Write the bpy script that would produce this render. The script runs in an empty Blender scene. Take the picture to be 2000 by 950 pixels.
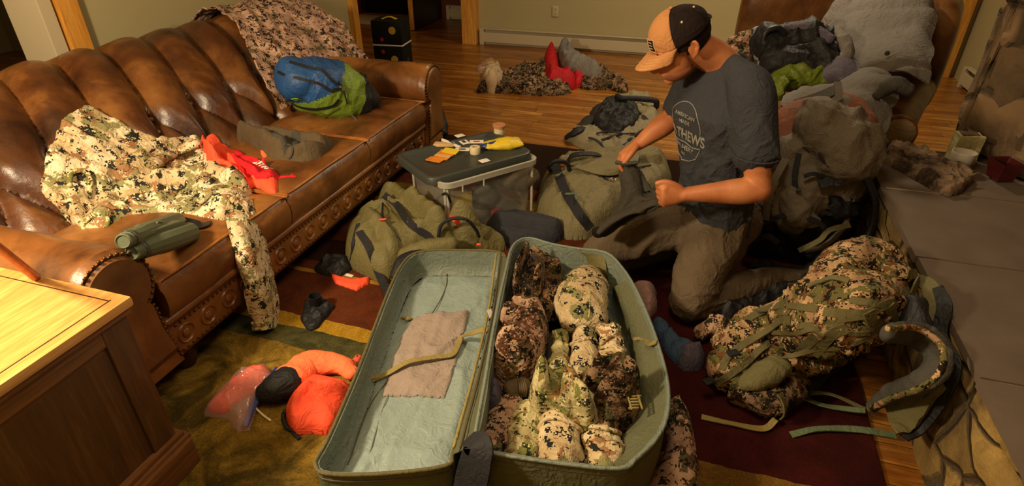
import bpy, bmesh, math, random
import numpy as np
from mathutils import Vector, Matrix
from mathutils.bvhtree import BVHTree
random.seed(7)
SC = bpy.context.scene
COL = SC.collection
CAM_F, PITCH, YAW, CAMH = 1150.0, math.radians(30.8), math.radians(17.5), 1.5
FW = np.array([-math.sin(YAW)*math.cos(PITCH), math.cos(YAW)*math.cos(PITCH), -math.sin(PITCH)])
RT = np.array([math.cos(YAW), math.sin(YAW), 0.0])
UP = np.cross(RT, FW)
A = np.array

# ---------- surveying helpers: where a line of sight meets a real plane or surface ----------
def ray(px, py): return FW*CAM_F + RT*(px-1000) - UP*(py-475)
def at(px, py, z=0.0):
    d = ray(px, py); return A([0, 0, CAMH]) + (z-CAMH)/d[2]*d
def aty(px, py, y):
    d = ray(px, py); return A([0, 0, CAMH]) + y/d[1]*d
def atx(px, py, x):
    d = ray(px, py); return A([0, 0, CAMH]) + x/d[0]*d
def hit(px, py, base):
    d = ray(px, py); d = d/np.linalg.norm(d)
    t = np.arange(0.4, 9, 0.01); Q = A([0, 0, CAMH]) + t[:, None]*d
    k = Q[:, 2] <= base(Q[:, 0], Q[:, 1])
    i = int(np.argmax(k)) if k.any() else len(t)-1
    return Q[i]
def N(v): v = A(v, dtype=float); return v/np.linalg.norm(v)

# ---------- noise ----------
def _h(i, j, k, s):
    h = (i*374761393 + j*668265263 + k*1274126177 + s*974711) & 0xffffffff
    h = ((h ^ (h >> 13))*1103515245) & 0xffffffff
    h = ((h ^ (h >> 16))*2654435761) & 0xffffffff
    return (h & 0xffff)/32767.5 - 1.0
def pn(P, s=0):
    P = np.asarray(P, float); I = np.floor(P).astype(np.int64); f = P-I; f = f*f*f*(f*(f*6-15)+10)
    r = 0
    for a in (0, 1):
        wa = f[:, 0] if a else 1-f[:, 0]
        for b in (0, 1):
            wb = f[:, 1] if b else 1-f[:, 1]
            for c in (0, 1):
                wc = f[:, 2] if c else 1-f[:, 2]
                r = r + wa*wb*wc*_h(I[:, 0]+a, I[:, 1]+b, I[:, 2]+c, s)
    return r
def folds(P, scale, amp, seed=0, stretch=(1, 1, 1)):
    """cloth creases: patches of long directional folds over soft warped ridges"""
    q = np.asarray(P, float)*scale*A(stretch)
    w = np.stack([pn(q*0.7+11.3, seed+1), pn(q*0.7+37.1, seed+2), pn(q*0.7+71.9, seed+3)], 1)
    n1 = pn(q+w*1.1, seed+4); r1 = np.clip(1-np.abs(n1)*3.2, 0, 1)**1.3
    rs = np.random.RandomState(seed+5); out = 0.; tot = 1e-3
    for k in range(4):
        d = rs.normal(size=3); d[2] *= .5; d /= np.linalg.norm(d)
        ph = (q+w*.55)@d*1.9+2.2*pn(q*.5+k*5.7, seed+9+k); m = np.clip(pn(q*.42+k*17.3, seed+20+k)*2.2+.35, 0, 1)
        out = out+m*(1-np.abs(np.sin(ph)))**1.7; tot = tot+m
    lin_ = out/np.maximum(tot, .6)
    n2 = pn(q*2.6+w*1.9, seed+6); r2 = np.clip(1-np.abs(n2)*3., 0, 1)**1.5
    return amp*(1.05*lin_+.35*r1+.22*r2+0.5*pn(q*0.5, seed+7)-0.5)

# ---------- mesh linking ----------
def meta(o, label=None, cat=None, group=None, kind=None):
    if label: o['label'] = label
    if cat: o['category'] = cat
    if group: o['group'] = group
    if kind: o['kind'] = kind
    return o
def wloc(o):
    v = A([0., 0., 0.])
    while o is not None: v = v + A(o.location); o = o.parent
    return v
def mk(name, V, F, mat, parent=None, smooth=True, sharp=62, uv=None):
    V = np.asarray(V, float)
    if parent is None:
        lo, hi = V.min(0), V.max(0); org = A([(lo[0]+hi[0])/2, (lo[1]+hi[1])/2, lo[2]])
    else: org = wloc(parent)
    me = bpy.data.meshes.new(name)
    me.from_pydata([tuple(v) for v in (V-org)], [], [tuple(int(i) for i in f) for f in F]); me.validate(); me.update()
    me.materials.append(mat)
    if smooth:
        me.polygons.foreach_set('use_smooth', [True]*len(me.polygons))
        if sharp: me.set_sharp_from_angle(angle=math.radians(sharp))
    o = bpy.data.objects.new(name, me); COL.objects.link(o)
    if parent is None: o.location = org
    else: o.parent = parent
    return o
def thing(name, label, cat, loc, group=None):
    o = bpy.data.objects.new(name, None); COL.objects.link(o); o.location = tuple(loc); o.empty_display_size = .1
    return meta(o, label, cat, group)
def join(*parts):
    V = []; F = []
    for v, f in parts:
        n = len(V); V += [tuple(x) for x in v]; F += [tuple(i+n for i in q) for q in f]
    return V, F
def from_bm(bm):
    bm.verts.ensure_lookup_table(); bm.verts.index_update()
    V = [tuple(v.co) for v in bm.verts]; F = [tuple(v.index for v in f.verts) for f in bm.faces]; bm.free(); return V, F
def box(c, s, bev=0.0, rot=None, seg=2):
    bm = bmesh.new(); bmesh.ops.create_cube(bm, size=1.0)
    bmesh.ops.scale(bm, vec=Vector(s), verts=bm.verts)
    if bev: bmesh.ops.bevel(bm, geom=list(bm.edges), offset=bev, segments=seg, affect='EDGES', profile=.6)
    if rot is not None: bmesh.ops.transform(bm, matrix=(rot if isinstance(rot, Matrix) else Matrix.Rotation(rot, 4, 'Z')), verts=bm.verts)
    bmesh.ops.translate(bm, vec=Vector(c), verts=bm.verts)
    return from_bm(bm)
def cyl(p0, p1, r0, r1=None, n=24, cap=True, bev=0.0):
    r1 = r0 if r1 is None else r1
    p0, p1 = A(p0, dtype=float), A(p1, dtype=float); d = N(p1-p0)
    a = N(np.cross(d, [0, 0, 1] if abs(d[2]) < .9 else [1, 0, 0])); b = np.cross(d, a)
    prof = [(p0, r0), (p1, r1)]
    if bev: prof = [(p0, r0-bev), (p0+d*bev, r0), (p1-d*bev, r1), (p1, r1-bev)]
    V = []; F = []
    for p, r in prof:
        for i in range(n):
            t = 2*math.pi*i/n; V.append(p+r*(math.cos(t)*a+math.sin(t)*b))
    m = len(prof)
    for k in range(m-1):
        for i in range(n): F.append((k*n+i, k*n+(i+1) % n, (k+1)*n+(i+1) % n, (k+1)*n+i))
    if cap: F.append(tuple(range(n-1, -1, -1))); F.append(tuple((m-1)*n+i for i in range(n)))
    return V, F
def lathe(c, prof, n=28, axis=(0, 0, 1)):
    d = N(axis); a = N(np.cross(d, [0, 0, 1] if abs(d[2]) < .9 else [1, 0, 0])); b = np.cross(d, a); c = A(c, dtype=float)
    V = []; F = []
    for r, h in prof:
        for i in range(n):
            t = 2*math.pi*i/n; V.append(c+d*h+max(r, 1e-4)*(math.cos(t)*a+math.sin(t)*b))
    for k in range(len(prof)-1):
        for i in range(n): F.append((k*n+i, k*n+(i+1) % n, (k+1)*n+(i+1) % n, (k+1)*n+i))
    return V, F
def ellip(c, r, ax=None, n=20, m=12):
    """ellipsoid; ax = 3 axis vectors"""
    ax = np.eye(3) if ax is None else A(ax); V = []; F = []; c = A(c)
    V.append(c+ax[2]*r[2])
    for j in range(1, m):
        f = math.pi*j/m
        for i in range(n):
            t = 2*math.pi*i/n
            V.append(c+ax[0]*r[0]*math.sin(f)*math.cos(t)+ax[1]*r[1]*math.sin(f)*math.sin(t)+ax[2]*r[2]*math.cos(f))
    V.append(c-ax[2]*r[2]); L = len(V)-1
    for i in range(n): F.append((0, 1+i, 1+(i+1) % n)); F.append((L, 1+(m-2)*n+(i+1) % n, 1+(m-2)*n+i))
    for j in range(m-2):
        for i in range(n): F.append((1+j*n+i, 1+(j+1)*n+i, 1+(j+1)*n+(i+1) % n, 1+j*n+(i+1) % n))
    return V, F
def cat(P, n, closed=False):
    """Catmull-Rom resample"""
    P = [A(p, dtype=float) for p in P]; m = len(P)
    if m == 2 and not closed: return [P[0]+(P[1]-P[0])*t for t in np.linspace(0, 1, n+1)]
    out = []; segs = m if closed else m-1
    for i in range(segs):
        if closed: a, b, c, d = P[i-1], P[i], P[(i+1) % m], P[(i+2) % m]
        else: a = P[i-1] if i else 2*P[0]-P[1]; b = P[i]; c = P[i+1]; d = P[i+2] if i+2 < m else 2*P[-1]-P[-2]
        for k in range(n):
            t = k/n; out.append(.5*((2*b)+(c-a)*t+(2*a-5*b+4*c-d)*t*t+(3*b-a-3*c+d)*t**3))
    if not closed: out.append(P[-1])
    return out
def tube(P, R, n=14, k=6, sq=1.0, up=(0, 0, 1), cap=True, closed=False, smoothpath=True):
    """swept tube; R scalar or per-point radius (or (a,b)); rounded ends"""
    m = len(P); R = [R]*m if not isinstance(R, (list, tuple)) else list(R)
    R = [(r, r*sq) if not isinstance(r, (list, tuple)) else r for r in R]
    Q = cat([np.concatenate([A(p, dtype=float), A(r, dtype=float)]) for p, r in zip(P, R)], k, closed) if smoothpath else [np.concatenate([A(p, dtype=float), A(r, dtype=float)]) for p, r in zip(P, R)]
    Q = A(Q); C = Q[:, :3]; RR = np.maximum(Q[:, 3:], 1e-4)
    T = np.roll(C, -1, 0)-np.roll(C, 1, 0) if closed else np.gradient(C, axis=0)
    T = T/np.maximum(np.linalg.norm(T, axis=1)[:, None], 1e-9)
    if cap and not closed:
        def ends(c, t, r, s):
            o = []
            for q in (0.15, .5, .8):
                o.append((c+s*t*min(r)*math.sin(math.acos(1-q if False else math.sqrt(1-q*q)))*1.0, r*math.sqrt(1-q*q)))
            return o
        pre = [(c, r) for c, r in ends(C[0], T[0], RR[0], -1)][::-1]; post = ends(C[-1], T[-1], RR[-1], 1)
        C = np.vstack([[c for c, _ in pre], C, [c for c, _ in post]]); RR = np.vstack([[r for _, r in pre], RR, [r for _, r in post]])
        T = np.vstack([[T[0]]*3, T, [T[-1]]*3])
    V = []; F = []; u = A(up, dtype=float)
    if abs(np.dot(N(u), T[0])) > .95: u = A([1., 0, 0]) if abs(T[0][0]) < .9 else A([0, 1., 0])
    for c, t, r in zip(C, T, RR):
        s = np.cross(t, u); s = s/max(np.linalg.norm(s), 1e-6); w = np.cross(s, t); u = w
        for i in range(n):
            th = 2*math.pi*i/n; V.append(c+s*r[0]*math.cos(th)+w*r[1]*math.sin(th))
    M = len(C)
    for j in range(M if closed else M-1):
        for i in range(n):
            a, b = j*n, ((j+1) % M)*n; F.append((a+i, b+i, b+(i+1) % n, a+(i+1) % n))
    if not closed: F.append(tuple(range(n))); F.append(tuple((M-1)*n+i for i in range(n-1, -1, -1)))
    return V, F
def ribbon(P, w, th=0.003, up=(0, 0, 1), k=8):
    """webbing strap along a path; w scalar or list; up = face normal (or list)"""
    m = len(P); W = list(w) if isinstance(w, (list, tuple)) else [w]*m
    U = [A(q, dtype=float) for q in up] if isinstance(up, list) else [A(up, dtype=float)]*m
    Q = A(cat([np.concatenate([A(p, dtype=float), [ww], u]) for p, ww, u in zip(P, W, U)], k))
    C, W, U = Q[:, :3], Q[:, 3], Q[:, 4:]; T = np.gradient(C, axis=0); V = []; F = []
    for c, ww, u, t in zip(C, W, U, T):
        s = N(np.cross(t, u)+1e-9); nn = N(np.cross(s, t)+1e-9)
        for a, b in ((-.5, -.5), (.5, -.5), (.5, .5), (-.5, .5)): V.append(c+s*a*ww+nn*b*th)
    M = len(C)
    for j in range(M-1):
        for i in range(4): F.append((j*4+i, j*4+(i+1) % 4, (j+1)*4+(i+1) % 4, (j+1)*4+i))
    F.append((3, 2, 1, 0)); F.append(tuple((M-1)*4+i for i in range(4)))
    return V, F
def vnorm(V, F):
    V = np.asarray(V, float); n = np.zeros_like(V)
    for f in F:
        if len(f) < 3: continue
        a, b, c = V[f[0]], V[f[1]], V[f[2]]; q = np.cross(b-a, c-a)
        for i in f: n[i] += q
    return n/np.maximum(np.linalg.norm(n, axis=1)[:, None], 1e-12)
def wrinkle(VF, scale, amp, seed=0, stretch=(1, 1, 1)):
    V, F = VF; V = np.asarray(V, float); V = V+vnorm(V, F)*folds(V, scale, amp, seed, stretch)[:, None]; return V, F
def sheet(G, n=8, th=0.004, scale=0, amp=0, seed=0, stretch=(1, 1, 1)):
    """cloth through a grid of control points"""
    rows = [cat(r, n) for r in G]; cols = list(zip(*rows)); cols = [cat(list(c), n) for c in cols]
    g = A(cols); a, b = g.shape[:2]; V = g.reshape(-1, 3)
    F = [(i*b+j, (i+1)*b+j, (i+1)*b+j+1, i*b+j+1) for i in range(a-1) for j in range(b-1)]
    nn = vnorm(V, F)
    if amp: V = V+nn*folds(V, scale, amp, seed, stretch)[:, None]; nn = vnorm(V, F)
    V2 = V-nn*th; m = len(V); F2 = [tuple(i+m for i in f[::-1]) for f in F]
    bd = [j for j in range(b)]+[i*b+b-1 for i in range(1, a)]+[(a-1)*b+j for j in range(b-2, -1, -1)]+[i*b for i in range(a-2, 0, -1)]
    S = [(bd[i], bd[(i+1) % len(bd)], bd[(i+1) % len(bd)]+m, bd[i]+m) for i in range(len(bd))]
    return np.vstack([V, V2]), F+F2+S
def fuse(parts, voxel=.006, smooth=3, scale=0, amp=0, seed=0, stretch=(1, 1, 1), mask=None):
    """melt overlapping shapes into one continuous skin"""
    V, F = join(*parts); me = bpy.data.meshes.new('tmp'); me.from_pydata(V, [], F); me.update()
    o = bpy.data.objects.new('tmp', me); COL.objects.link(o)
    m = o.modifiers.new('r', 'REMESH'); m.mode = 'VOXEL'; m.voxel_size = voxel; m.use_smooth_shade = True
    if smooth: s = o.modifiers.new('s', 'SMOOTH'); s.iterations = smooth; s.factor = .6
    dg = bpy.context.evaluated_depsgraph_get(); ev = o.evaluated_get(dg); e = ev.to_mesh()
    W = np.zeros(len(e.vertices)*3); e.vertices.foreach_get('co', W); W = W.reshape(-1, 3)
    Nn = np.zeros(len(e.vertices)*3); e.vertices.foreach_get('normal', Nn); Nn = Nn.reshape(-1, 3)
    Fc = [tuple(p.vertices) for p in e.polygons]; ev.to_mesh_clear()
    bpy.data.objects.remove(o); bpy.data.meshes.remove(me)
    if amp:
        d = folds(W, scale, amp, seed, stretch)
        if mask is not None: d = d*mask(W)
        W = W+Nn*d[:, None]
    return W, Fc

_BV = {}
def cling(obs, P, off=.004, k=5, ext=0):
    """lay a path onto the surface of finished parts"""
    Q = cat(P, k); out = []; nr = []
    T = []
    for o in obs:
        if o.name not in _BV: w = Vector(wloc(o)); _BV[o.name] = BVHTree.FromPolygons([v.co+w for v in o.data.vertices], [tuple(p.vertices) for p in o.data.polygons])
        T.append(_BV[o.name])
    for q in Q:
        best = None
        for t in T:
            r = t.find_nearest(Vector(q))
            if r[0] is not None and (best is None or r[3] < best[3]): best = r
        n = A(best[1]); out.append(A(best[0])+n*off); nr.append(n)
    for _ in range(2):
        out = [out[0]]+[(out[i-1]+out[i]*2+out[i+1])/4 for i in range(1, len(out)-1)]+[out[-1]]
        nr = [nr[0]]+[N(nr[i-1]+nr[i]+nr[i+1]) for i in range(1, len(nr)-1)]+[nr[-1]]
    return out, nr
# ---------- heaps: cloth lying on whatever is under it ----------
def segd(X, Y, P, closed=False):
    P = A(P)[:, :2]; Q = np.roll(P, -1, 0) if closed else P[1:]; P0 = P if closed else P[:-1]
    best = np.full(X.shape, 1e9); bx = np.zeros(X.shape); by = np.zeros(X.shape); par = np.zeros(X.shape)
    for i, (a, b) in enumerate(zip(P0, Q)):
        d = b-a; L = max(d@d, 1e-12); t = np.clip(((X-a[0])*d[0]+(Y-a[1])*d[1])/L, 0, 1)
        qx, qy = a[0]+t*d[0], a[1]+t*d[1]; D = np.hypot(X-qx, Y-qy); k = D < best
        best = np.where(k, D, best); bx = np.where(k, qx, bx); by = np.where(k, qy, by); par = np.where(k, i+t, par)
    return best, bx, by, par/max(len(P0), 1)
def inside(X, Y, P):
    P = A(P)[:, :2]; r = np.zeros(X.shape, bool); n = len(P)
    for i in range(n):
        a, b = P[i], P[(i+1) % n]
        if a[1] == b[1]: continue
        k = ((a[1] > Y) != (b[1] > Y)) & (X < (b[0]-a[0])*(Y-a[1])/(b[1]-a[1])+a[0]); r ^= k
    return r
flat0 = lambda x, y: np.zeros_like(np.asarray(x, float))
def level(z): return lambda x, y: np.zeros_like(np.asarray(x, float))+z
class Heap:
    def __init__(s, poly, base=flat0, h=.03, edge=.04, sc=14, amp=.012, ridges=(), seed=0, stretch=(1, 1, 1), smooth=True, dome=0., wob=.006):
        P = [A(p)[:2] for p in poly]; s.P = A(cat(P, 5, True)) if smooth else A(P); s.c = s.P.mean(0)
        if wob and smooth:
            q = np.c_[s.P*22, np.zeros(len(s.P))]; s.P = s.P+np.c_[pn(q, seed+21), pn(q+9, seed+22)]*wob
        s.base, s.h, s.edge, s.sc, s.amp, s.ridges, s.seed, s.st, s.dome = base, h, edge, sc, amp, ridges, seed, stretch, dome
    def top(s, X, Y, sd=None, bx=None):
        D, _, _, _ = segd(X, Y, s.P, True)
        prof = lambda e: np.sqrt(np.clip(1-(1-np.minimum(D/e, 1))**2, 0, 1))
        f = prof(s.edge); b = s.base(X, Y); z = b+.004*f+s.h*f+s.dome*prof(max(s.edge*3, .12))
        for r in s.ridges:
            pts, w, a = r[:3]; d, _, _, _ = segd(X, Y, pts)
            z = np.maximum(z, b+f*(s.h*.6+a*np.sqrt(np.clip(1-(d/w)**2, 0, 1)))) if len(r) < 4 else z+a*f*np.exp(-(d/w)**2)
        Q = np.c_[X.ravel(), Y.ravel(), (z*.5).ravel()]
        z = z+(folds(Q, s.sc, s.amp, s.seed, s.st).reshape(X.shape)+s.amp*.3)*np.clip(D/(s.edge*.7), 0.12, 1)
        return np.maximum(z, b+.002)
    def hf(s, X, Y):
        X = np.asarray(X, float); Y = np.asarray(Y, float); b = s.base(X, Y); lo, hi = s.P.min(0), s.P.max(0)
        k = (X > lo[0]) & (X < hi[0]) & (Y > lo[1]) & (Y < hi[1]); r = np.array(b, float)
        if k.any():
            x, y = X[k], Y[k]; r[k] = np.where(inside(x, y, s.P), s.top(x, y), r[k])
        return r
    def mesh(s, res=.008):
        lo, hi = s.P.min(0)-res*2, s.P.max(0)+res*2; xs = np.arange(lo[0], hi[0], res); ys = np.arange(lo[1], hi[1], res)
        X, Y = np.meshgrid(xs, ys, indexing='ij'); D, bx, by, _ = segd(X, Y, s.P, True); ins = inside(X, Y, s.P)
        sd = np.where(ins, D, -D); use = sd > -res*.75; sn = use & (sd < res*.3)
        X = np.where(sn, bx, X); Y = np.where(sn, by, Y)
        cell = use[:-1, :-1] & use[1:, :-1] & use[1:, 1:] & use[:-1, 1:] & (sd[:-1, :-1]+sd[1:, 1:]+sd[1:, :-1]+sd[:-1, 1:] > 0)
        used = np.zeros(use.shape, bool)
        used[:-1, :-1] |= cell; used[1:, :-1] |= cell; used[1:, 1:] |= cell; used[:-1, 1:] |= cell
        idx = np.full(use.shape, -1); idx[used] = np.arange(used.sum()); x, y = X[used], Y[used]
        z = s.top(x, y); zb = s.base(x, y)+.001; n = len(x)
        V = np.vstack([np.c_[x, y, z], np.c_[x, y, zb]]); I, J = np.nonzero(cell)
        a, b, c, d = idx[I, J], idx[I+1, J], idx[I+1, J+1], idx[I, J+1]
        F = list(zip(a, b, c, d)); F2 = [(q[3]+n, q[2]+n, q[1]+n, q[0]+n) for q in F]
        E = {}
        for f in F:
            for i in range(4):
                e = (f[i], f[(i+1) % 4]); E[e] = 1
        S = [(e[1], e[0], e[0]+n, e[1]+n) for e in E if (e[1], e[0]) not in E]
        return V, F+F2+S
def ring_tray(rim, zr, zb, th=.012, inset=.02, base=.004):
    """open tray from a rim outline; returns outer+inner shell"""
    P = A([p[:2] for p in rim]); c = P.mean(0); n = len(P)
    area = sum(P[i][0]*P[(i+1) % n][1]-P[(i+1) % n][0]*P[i][1] for i in range(n)); sg = 1 if area > 0 else -1
    T = np.roll(P, -1, 0)-np.roll(P, 1, 0); Nn = np.c_[-T[:, 1], T[:, 0]]*sg; Nn /= np.linalg.norm(Nn, axis=1)[:, None]
    zr = np.asarray(zr)*np.ones(n)
    rings = []
    for off, z in ((inset, np.full(n, base)), (inset*.4, base+(zr-base)*.12), (0, base+(zr-base)*.5), (0, zr), (th, zr), (th, base+(zr-base)*.5), (th+inset*.3, zb+.015+0*zr), (th+inset+.01, np.full(n, zb))):
        Q = P+Nn*off; rings.append(np.c_[Q, z])
    V = np.vstack(rings); F = []
    for k in range(len(rings)-1):
        for i in range(n):
            f = (k*n+i, k*n+(i+1) % n, (k+1)*n+(i+1) % n, (k+1)*n+i); F.append(f if sg > 0 else f[::-1])
    return V, F, rings
# ---------- materials ----------
def lin(c):
    if isinstance(c, str): c = [int(c[i:i+2], 16)/255 for i in (0, 2, 4)]
    return tuple(((x/12.92) if x <= .04045 else ((x+.055)/1.055)**2.4) for x in c)+(1,)
class NT:
    def __init__(s, name):
        s.m = bpy.data.materials.new(name); s.m.use_nodes = True; s.t = s.m.node_tree; s.b = s.t.nodes['Principled BSDF']; s.o = s.t.nodes['Material Output']
        s.tc = s.t.nodes.new('ShaderNodeTexCoord').outputs['Object']
    def n(s, t, **k):
        q = s.t.nodes.new('ShaderNode'+t)
        for a, v in k.items():
            if a.startswith('i_'):
                key = a[2:]; key = int(key) if key.isdigit() else key.replace('_', ' ')
                s.set(q.inputs[key], v)
            else: setattr(q, a, v)
        return q
    def set(s, inp, v):
        if isinstance(v, bpy.types.NodeSocket): s.t.links.new(v, inp)
        else: inp.default_value = v
    def noise(s, sc, det=3, vec=None, rough=.55, dist=0, out='Fac'):
        q = s.n('TexNoise', i_Vector=vec or s.tc, i_Scale=sc, i_Detail=det, i_Roughness=rough, i_Distortion=dist); return q.outputs[out]
    def ramp(s, f, stops, const=False):
        q = s.n('ValToRGB', i_Fac=f); r = q.color_ramp
        if const: r.interpolation = 'CONSTANT'
        while len(r.elements) < len(stops): r.elements.new(.5)
        for e, (p, c) in zip(r.elements, stops): e.position = p; e.color = lin(c) if not isinstance(c, float) else (c, c, c, 1)
        return q.outputs['Color']
    def mix(s, f, a, b, mode='MIX'):
        q = s.n('Mix', data_type='RGBA', blend_type=mode); s.set(q.inputs[0], f); s.set(q.inputs[6], a if not isinstance(a, (str, tuple)) else lin(a)); s.set(q.inputs[7], b if not isinstance(b, (str, tuple)) else lin(b)); return q.outputs[2]
    def math(s, op, a, b=0.0, c=None):
        q = s.n('Math', operation=op); s.set(q.inputs[0], a); s.set(q.inputs[1], b)
        if c is not None: s.set(q.inputs[2], c)
        return q.outputs[0]
    def bump(s, h, st=.3, dist=.002, prev=None):
        q = s.n('Bump', i_Height=h, i_Strength=st, i_Distance=dist)
        if prev: s.set(q.inputs['Normal'], prev)
        return q.outputs['Normal']
    def fin(s, col=None, rough=.8, nrm=None, spec=.5, **k):
        if col is not None: s.set(s.b.inputs['Base Color'], col if isinstance(col, bpy.types.NodeSocket) else lin(col))
        s.set(s.b.inputs['Roughness'], rough); s.set(s.b.inputs['Specular IOR Level'], spec)
        if nrm: s.set(s.b.inputs['Normal'], nrm)
        for a, v in k.items(): s.set(s.b.inputs[a.replace('_', ' ')], v)
        return s.m
def cloth(name, c, var=.25, rough=.85, weave=900, spec=.25, sheen=0.0):
    t = NT(name); n = t.noise(9, 4); d = tuple(x*(1-var) for x in lin(c)[:3]); l = tuple(min(1, x*(1+var)) for x in lin(c)[:3])
    q = t.n('Mix', data_type='RGBA'); t.set(q.inputs[0], n); q.inputs[6].default_value = d+(1,); q.inputs[7].default_value = l+(1,)
    CS = .5; nb = t.bump(t.math('ABSOLUTE', t.math('SUBTRACT', t.noise(17, 2, None, .5, 1.6), .5)), CS, .02); nb = t.bump(t.math('ABSOLUTE', t.math('SUBTRACT', t.noise(41, 2, None, .5, 1.2), .5)), CS*.6, .008, nb); nb = t.bump(t.noise(60, 4), .25, .003, nb); nb = t.bump(t.noise(weave, 2), .25, .001, nb)
    return t.fin(q.outputs[2], rough, nb, spec)
def camo(name, base, olive, brown, dark, light, a=.50, b=.56, c=.60, cell=.0045, sc=1.0):
    t = NT(name); sn = t.n('VectorMath', operation='SNAP', i_0=t.tc, i_1=(cell, cell, cell)).outputs[0]
    big = t.noise(9*sc, 3, sn, .6, .4); mid = t.noise(17*sc, 4, sn, .65, .5); fine = t.noise(42*sc, 3, sn, .6)
    n4 = t.noise(13*sc, 4, t.n('VectorMath', operation='ADD', i_0=sn, i_1=(3.1, 7.7, 1.3)).outputs[0], .65, .6)
    col = t.mix(t.ramp(t.noise(6*sc, 2), [(.42, 0.), (.6, 1.)]), base, light)
    col = t.mix(t.ramp(big, [(0., 0.), (a, 1.)], True), col, olive)
    col = t.mix(t.ramp(n4, [(0., 0.), (b, 1.)], True), col, brown)
    md = t.math('ADD', t.math('MULTIPLY', mid, .62), t.math('MULTIPLY', fine, .38))
    col = t.mix(t.ramp(md, [(0., 0.), (c, 1.)], True), col, dark)
    col = t.mix(t.ramp(fine, [(0., 0.), (.64, 1.)], True), col, light)
    CS = .7; nb = t.bump(t.math('ABSOLUTE', t.math('SUBTRACT', t.noise(17, 2, None, .5, 1.6), .5)), CS, .02); nb = t.bump(t.math('ABSOLUTE', t.math('SUBTRACT', t.noise(41, 2, None, .5, 1.2), .5)), CS*.6, .008, nb); nb = t.bump(t.noise(45, 4), .35, .005, nb); nb = t.bump(t.noise(800, 2), .2, .001, nb)
    return t.fin(col, .9, nb, .15)
def plain(name, c, rough=.5, spec=.5, var=.12, sc=20, bump=.1, **k):
    t = NT(name); q = t.n('Mix', data_type='RGBA'); L = lin(c)[:3]; t.set(q.inputs[0], t.noise(sc, 4))
    q.inputs[6].default_value = tuple(x*(1-var) for x in L)+(1,); q.inputs[7].default_value = tuple(min(1, x*(1+var)) for x in L)+(1,)
    return t.fin(q.outputs[2], rough, t.bump(t.noise(sc*12, 3), bump, .001), spec, **k)
def leather(name, dk, md, lt, rough=.33, sc=5):
    t = NT(name); n = t.noise(sc, 5, None, .6, .5); col = t.ramp(n, [(.3, dk), (.5, md), (.72, lt)])
    col = t.mix(t.ramp(t.noise(sc*5, 4), [(.55, 0.), (.8, .5)]), col, dk)
    v = t.n('TexVoronoi', i_Vector=t.tc, i_Scale=420.0, feature='DISTANCE_TO_EDGE').outputs['Distance']
    nb = t.bump(t.noise(38, 5, None, .65), .30, .006); nb = t.bump(v, .12, .0008, nb)
    r = t.math('MULTIPLY_ADD', t.noise(14, 4), .28, rough-.12)
    return t.fin(col, r, nb, .5)
def wood(name, a, b, c, axis=0, rough=.35, sc=3., planks=None, pl_len=1.1, spec=.5, coat=0.):
    t = NT(name); mp = t.n('Mapping', i_Vector=t.tc); S = [14.*sc/3]*3; S[axis] = 1.1*sc/3; mp.inputs['Scale'].default_value = S; v = mp.outputs[0]
    g = t.noise(2.2, 6, v, .62, .9); f = t.noise(14, 4, v, .6); col = t.ramp(t.math('MULTIPLY_ADD', f, .35, t.math('MULTIPLY', g, .72)), [(.32, a), (.52, b), (.7, c)])
    nb = t.bump(f, .08, .002)
    if planks:
        s = t.n('SeparateXYZ', i_0=t.tc); ax = s.outputs[axis]; ay = s.outputs[1-axis]
        row = t.math('FLOOR', t.math('DIVIDE', ay, planks)); off = t.n('TexWhiteNoise', noise_dimensions='1D', i_W=row).outputs['Value']
        u = t.math('ADD', t.math('DIVIDE', ax, pl_len), t.math('MULTIPLY', off, 7.3)); idx = t.math('FLOOR', u)
        cmb = t.n('CombineXYZ', i_0=row, i_1=idx); rnd = t.n('TexWhiteNoise', noise_dimensions='2D', i_Vector=cmb.outputs[0]).outputs['Value']
        col = t.mix(t.math('MULTIPLY_ADD', rnd, .6, .1), col, c, 'MULTIPLY'); col = t.mix(t.math('MULTIPLY', rnd, .35), col, a)
        fy = t.math('FRACT', t.math('DIVIDE', ay, planks)); fx = t.math('FRACT', u)
        e1 = t.math('LESS_THAN', t.math('ABSOLUTE', t.math('SUBTRACT', fy, .5)), .485); e2 = t.math('LESS_THAN', t.math('ABSOLUTE', t.math('SUBTRACT', fx, .5)), .4985)
        gap = t.math('MULTIPLY', e1, e2); col = t.mix(gap, '1c0f05', col); nb = t.bump(gap, .4, .002, nb)
    return t.fin(col, rough, nb, spec, Coat_Weight=coat, Coat_Roughness=.15)
# ================= MATERIALS =================
M = {}
M['floor'] = wood('oak_floor', '5f3c16', '9a662a', 'cf9c4c', 0, .30, 3, planks=.083, spec=.5)
M['wall'] = plain('olive_paint', 'a89c74', .8, .2, .04, 3, .15)
M['trimw'] = wood('yellow_pine', '9c6420', 'c88a34', 'dca650', 2, .4, 3)
M['cream'] = plain('heater_enamel', 'b8a98a', .5, .4, .05, 4, .02)
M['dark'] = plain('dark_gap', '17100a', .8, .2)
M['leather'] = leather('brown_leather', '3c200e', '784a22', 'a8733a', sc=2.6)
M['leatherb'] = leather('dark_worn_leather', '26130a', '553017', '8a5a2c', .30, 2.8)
M['leather2'] = leather('red_brown_leather', '422610', '704722', '9a6e40', .36, 3)
M['nail'] = plain('brass_nailhead', '5f4322', .35, .6, .2, 40, .1, Metallic=.8)
M['pipe'] = leather('leather_piping', '6e3a14', '94561f', 'b98238', .3)
M['cab'] = wood('cherry_cabinet', '4a2c16', '6c4424', '875c36', 1, .38, 2.5)
M['cabv'] = wood('cabinet_panel', '38220e', '50331a', '684628', 2, .42, 2.2)
M['cabtop'] = wood('maple_top', 'a06c30', 'c48e4c', 'dbab68', 1, .25, 2.0, spec=.55)
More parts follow.
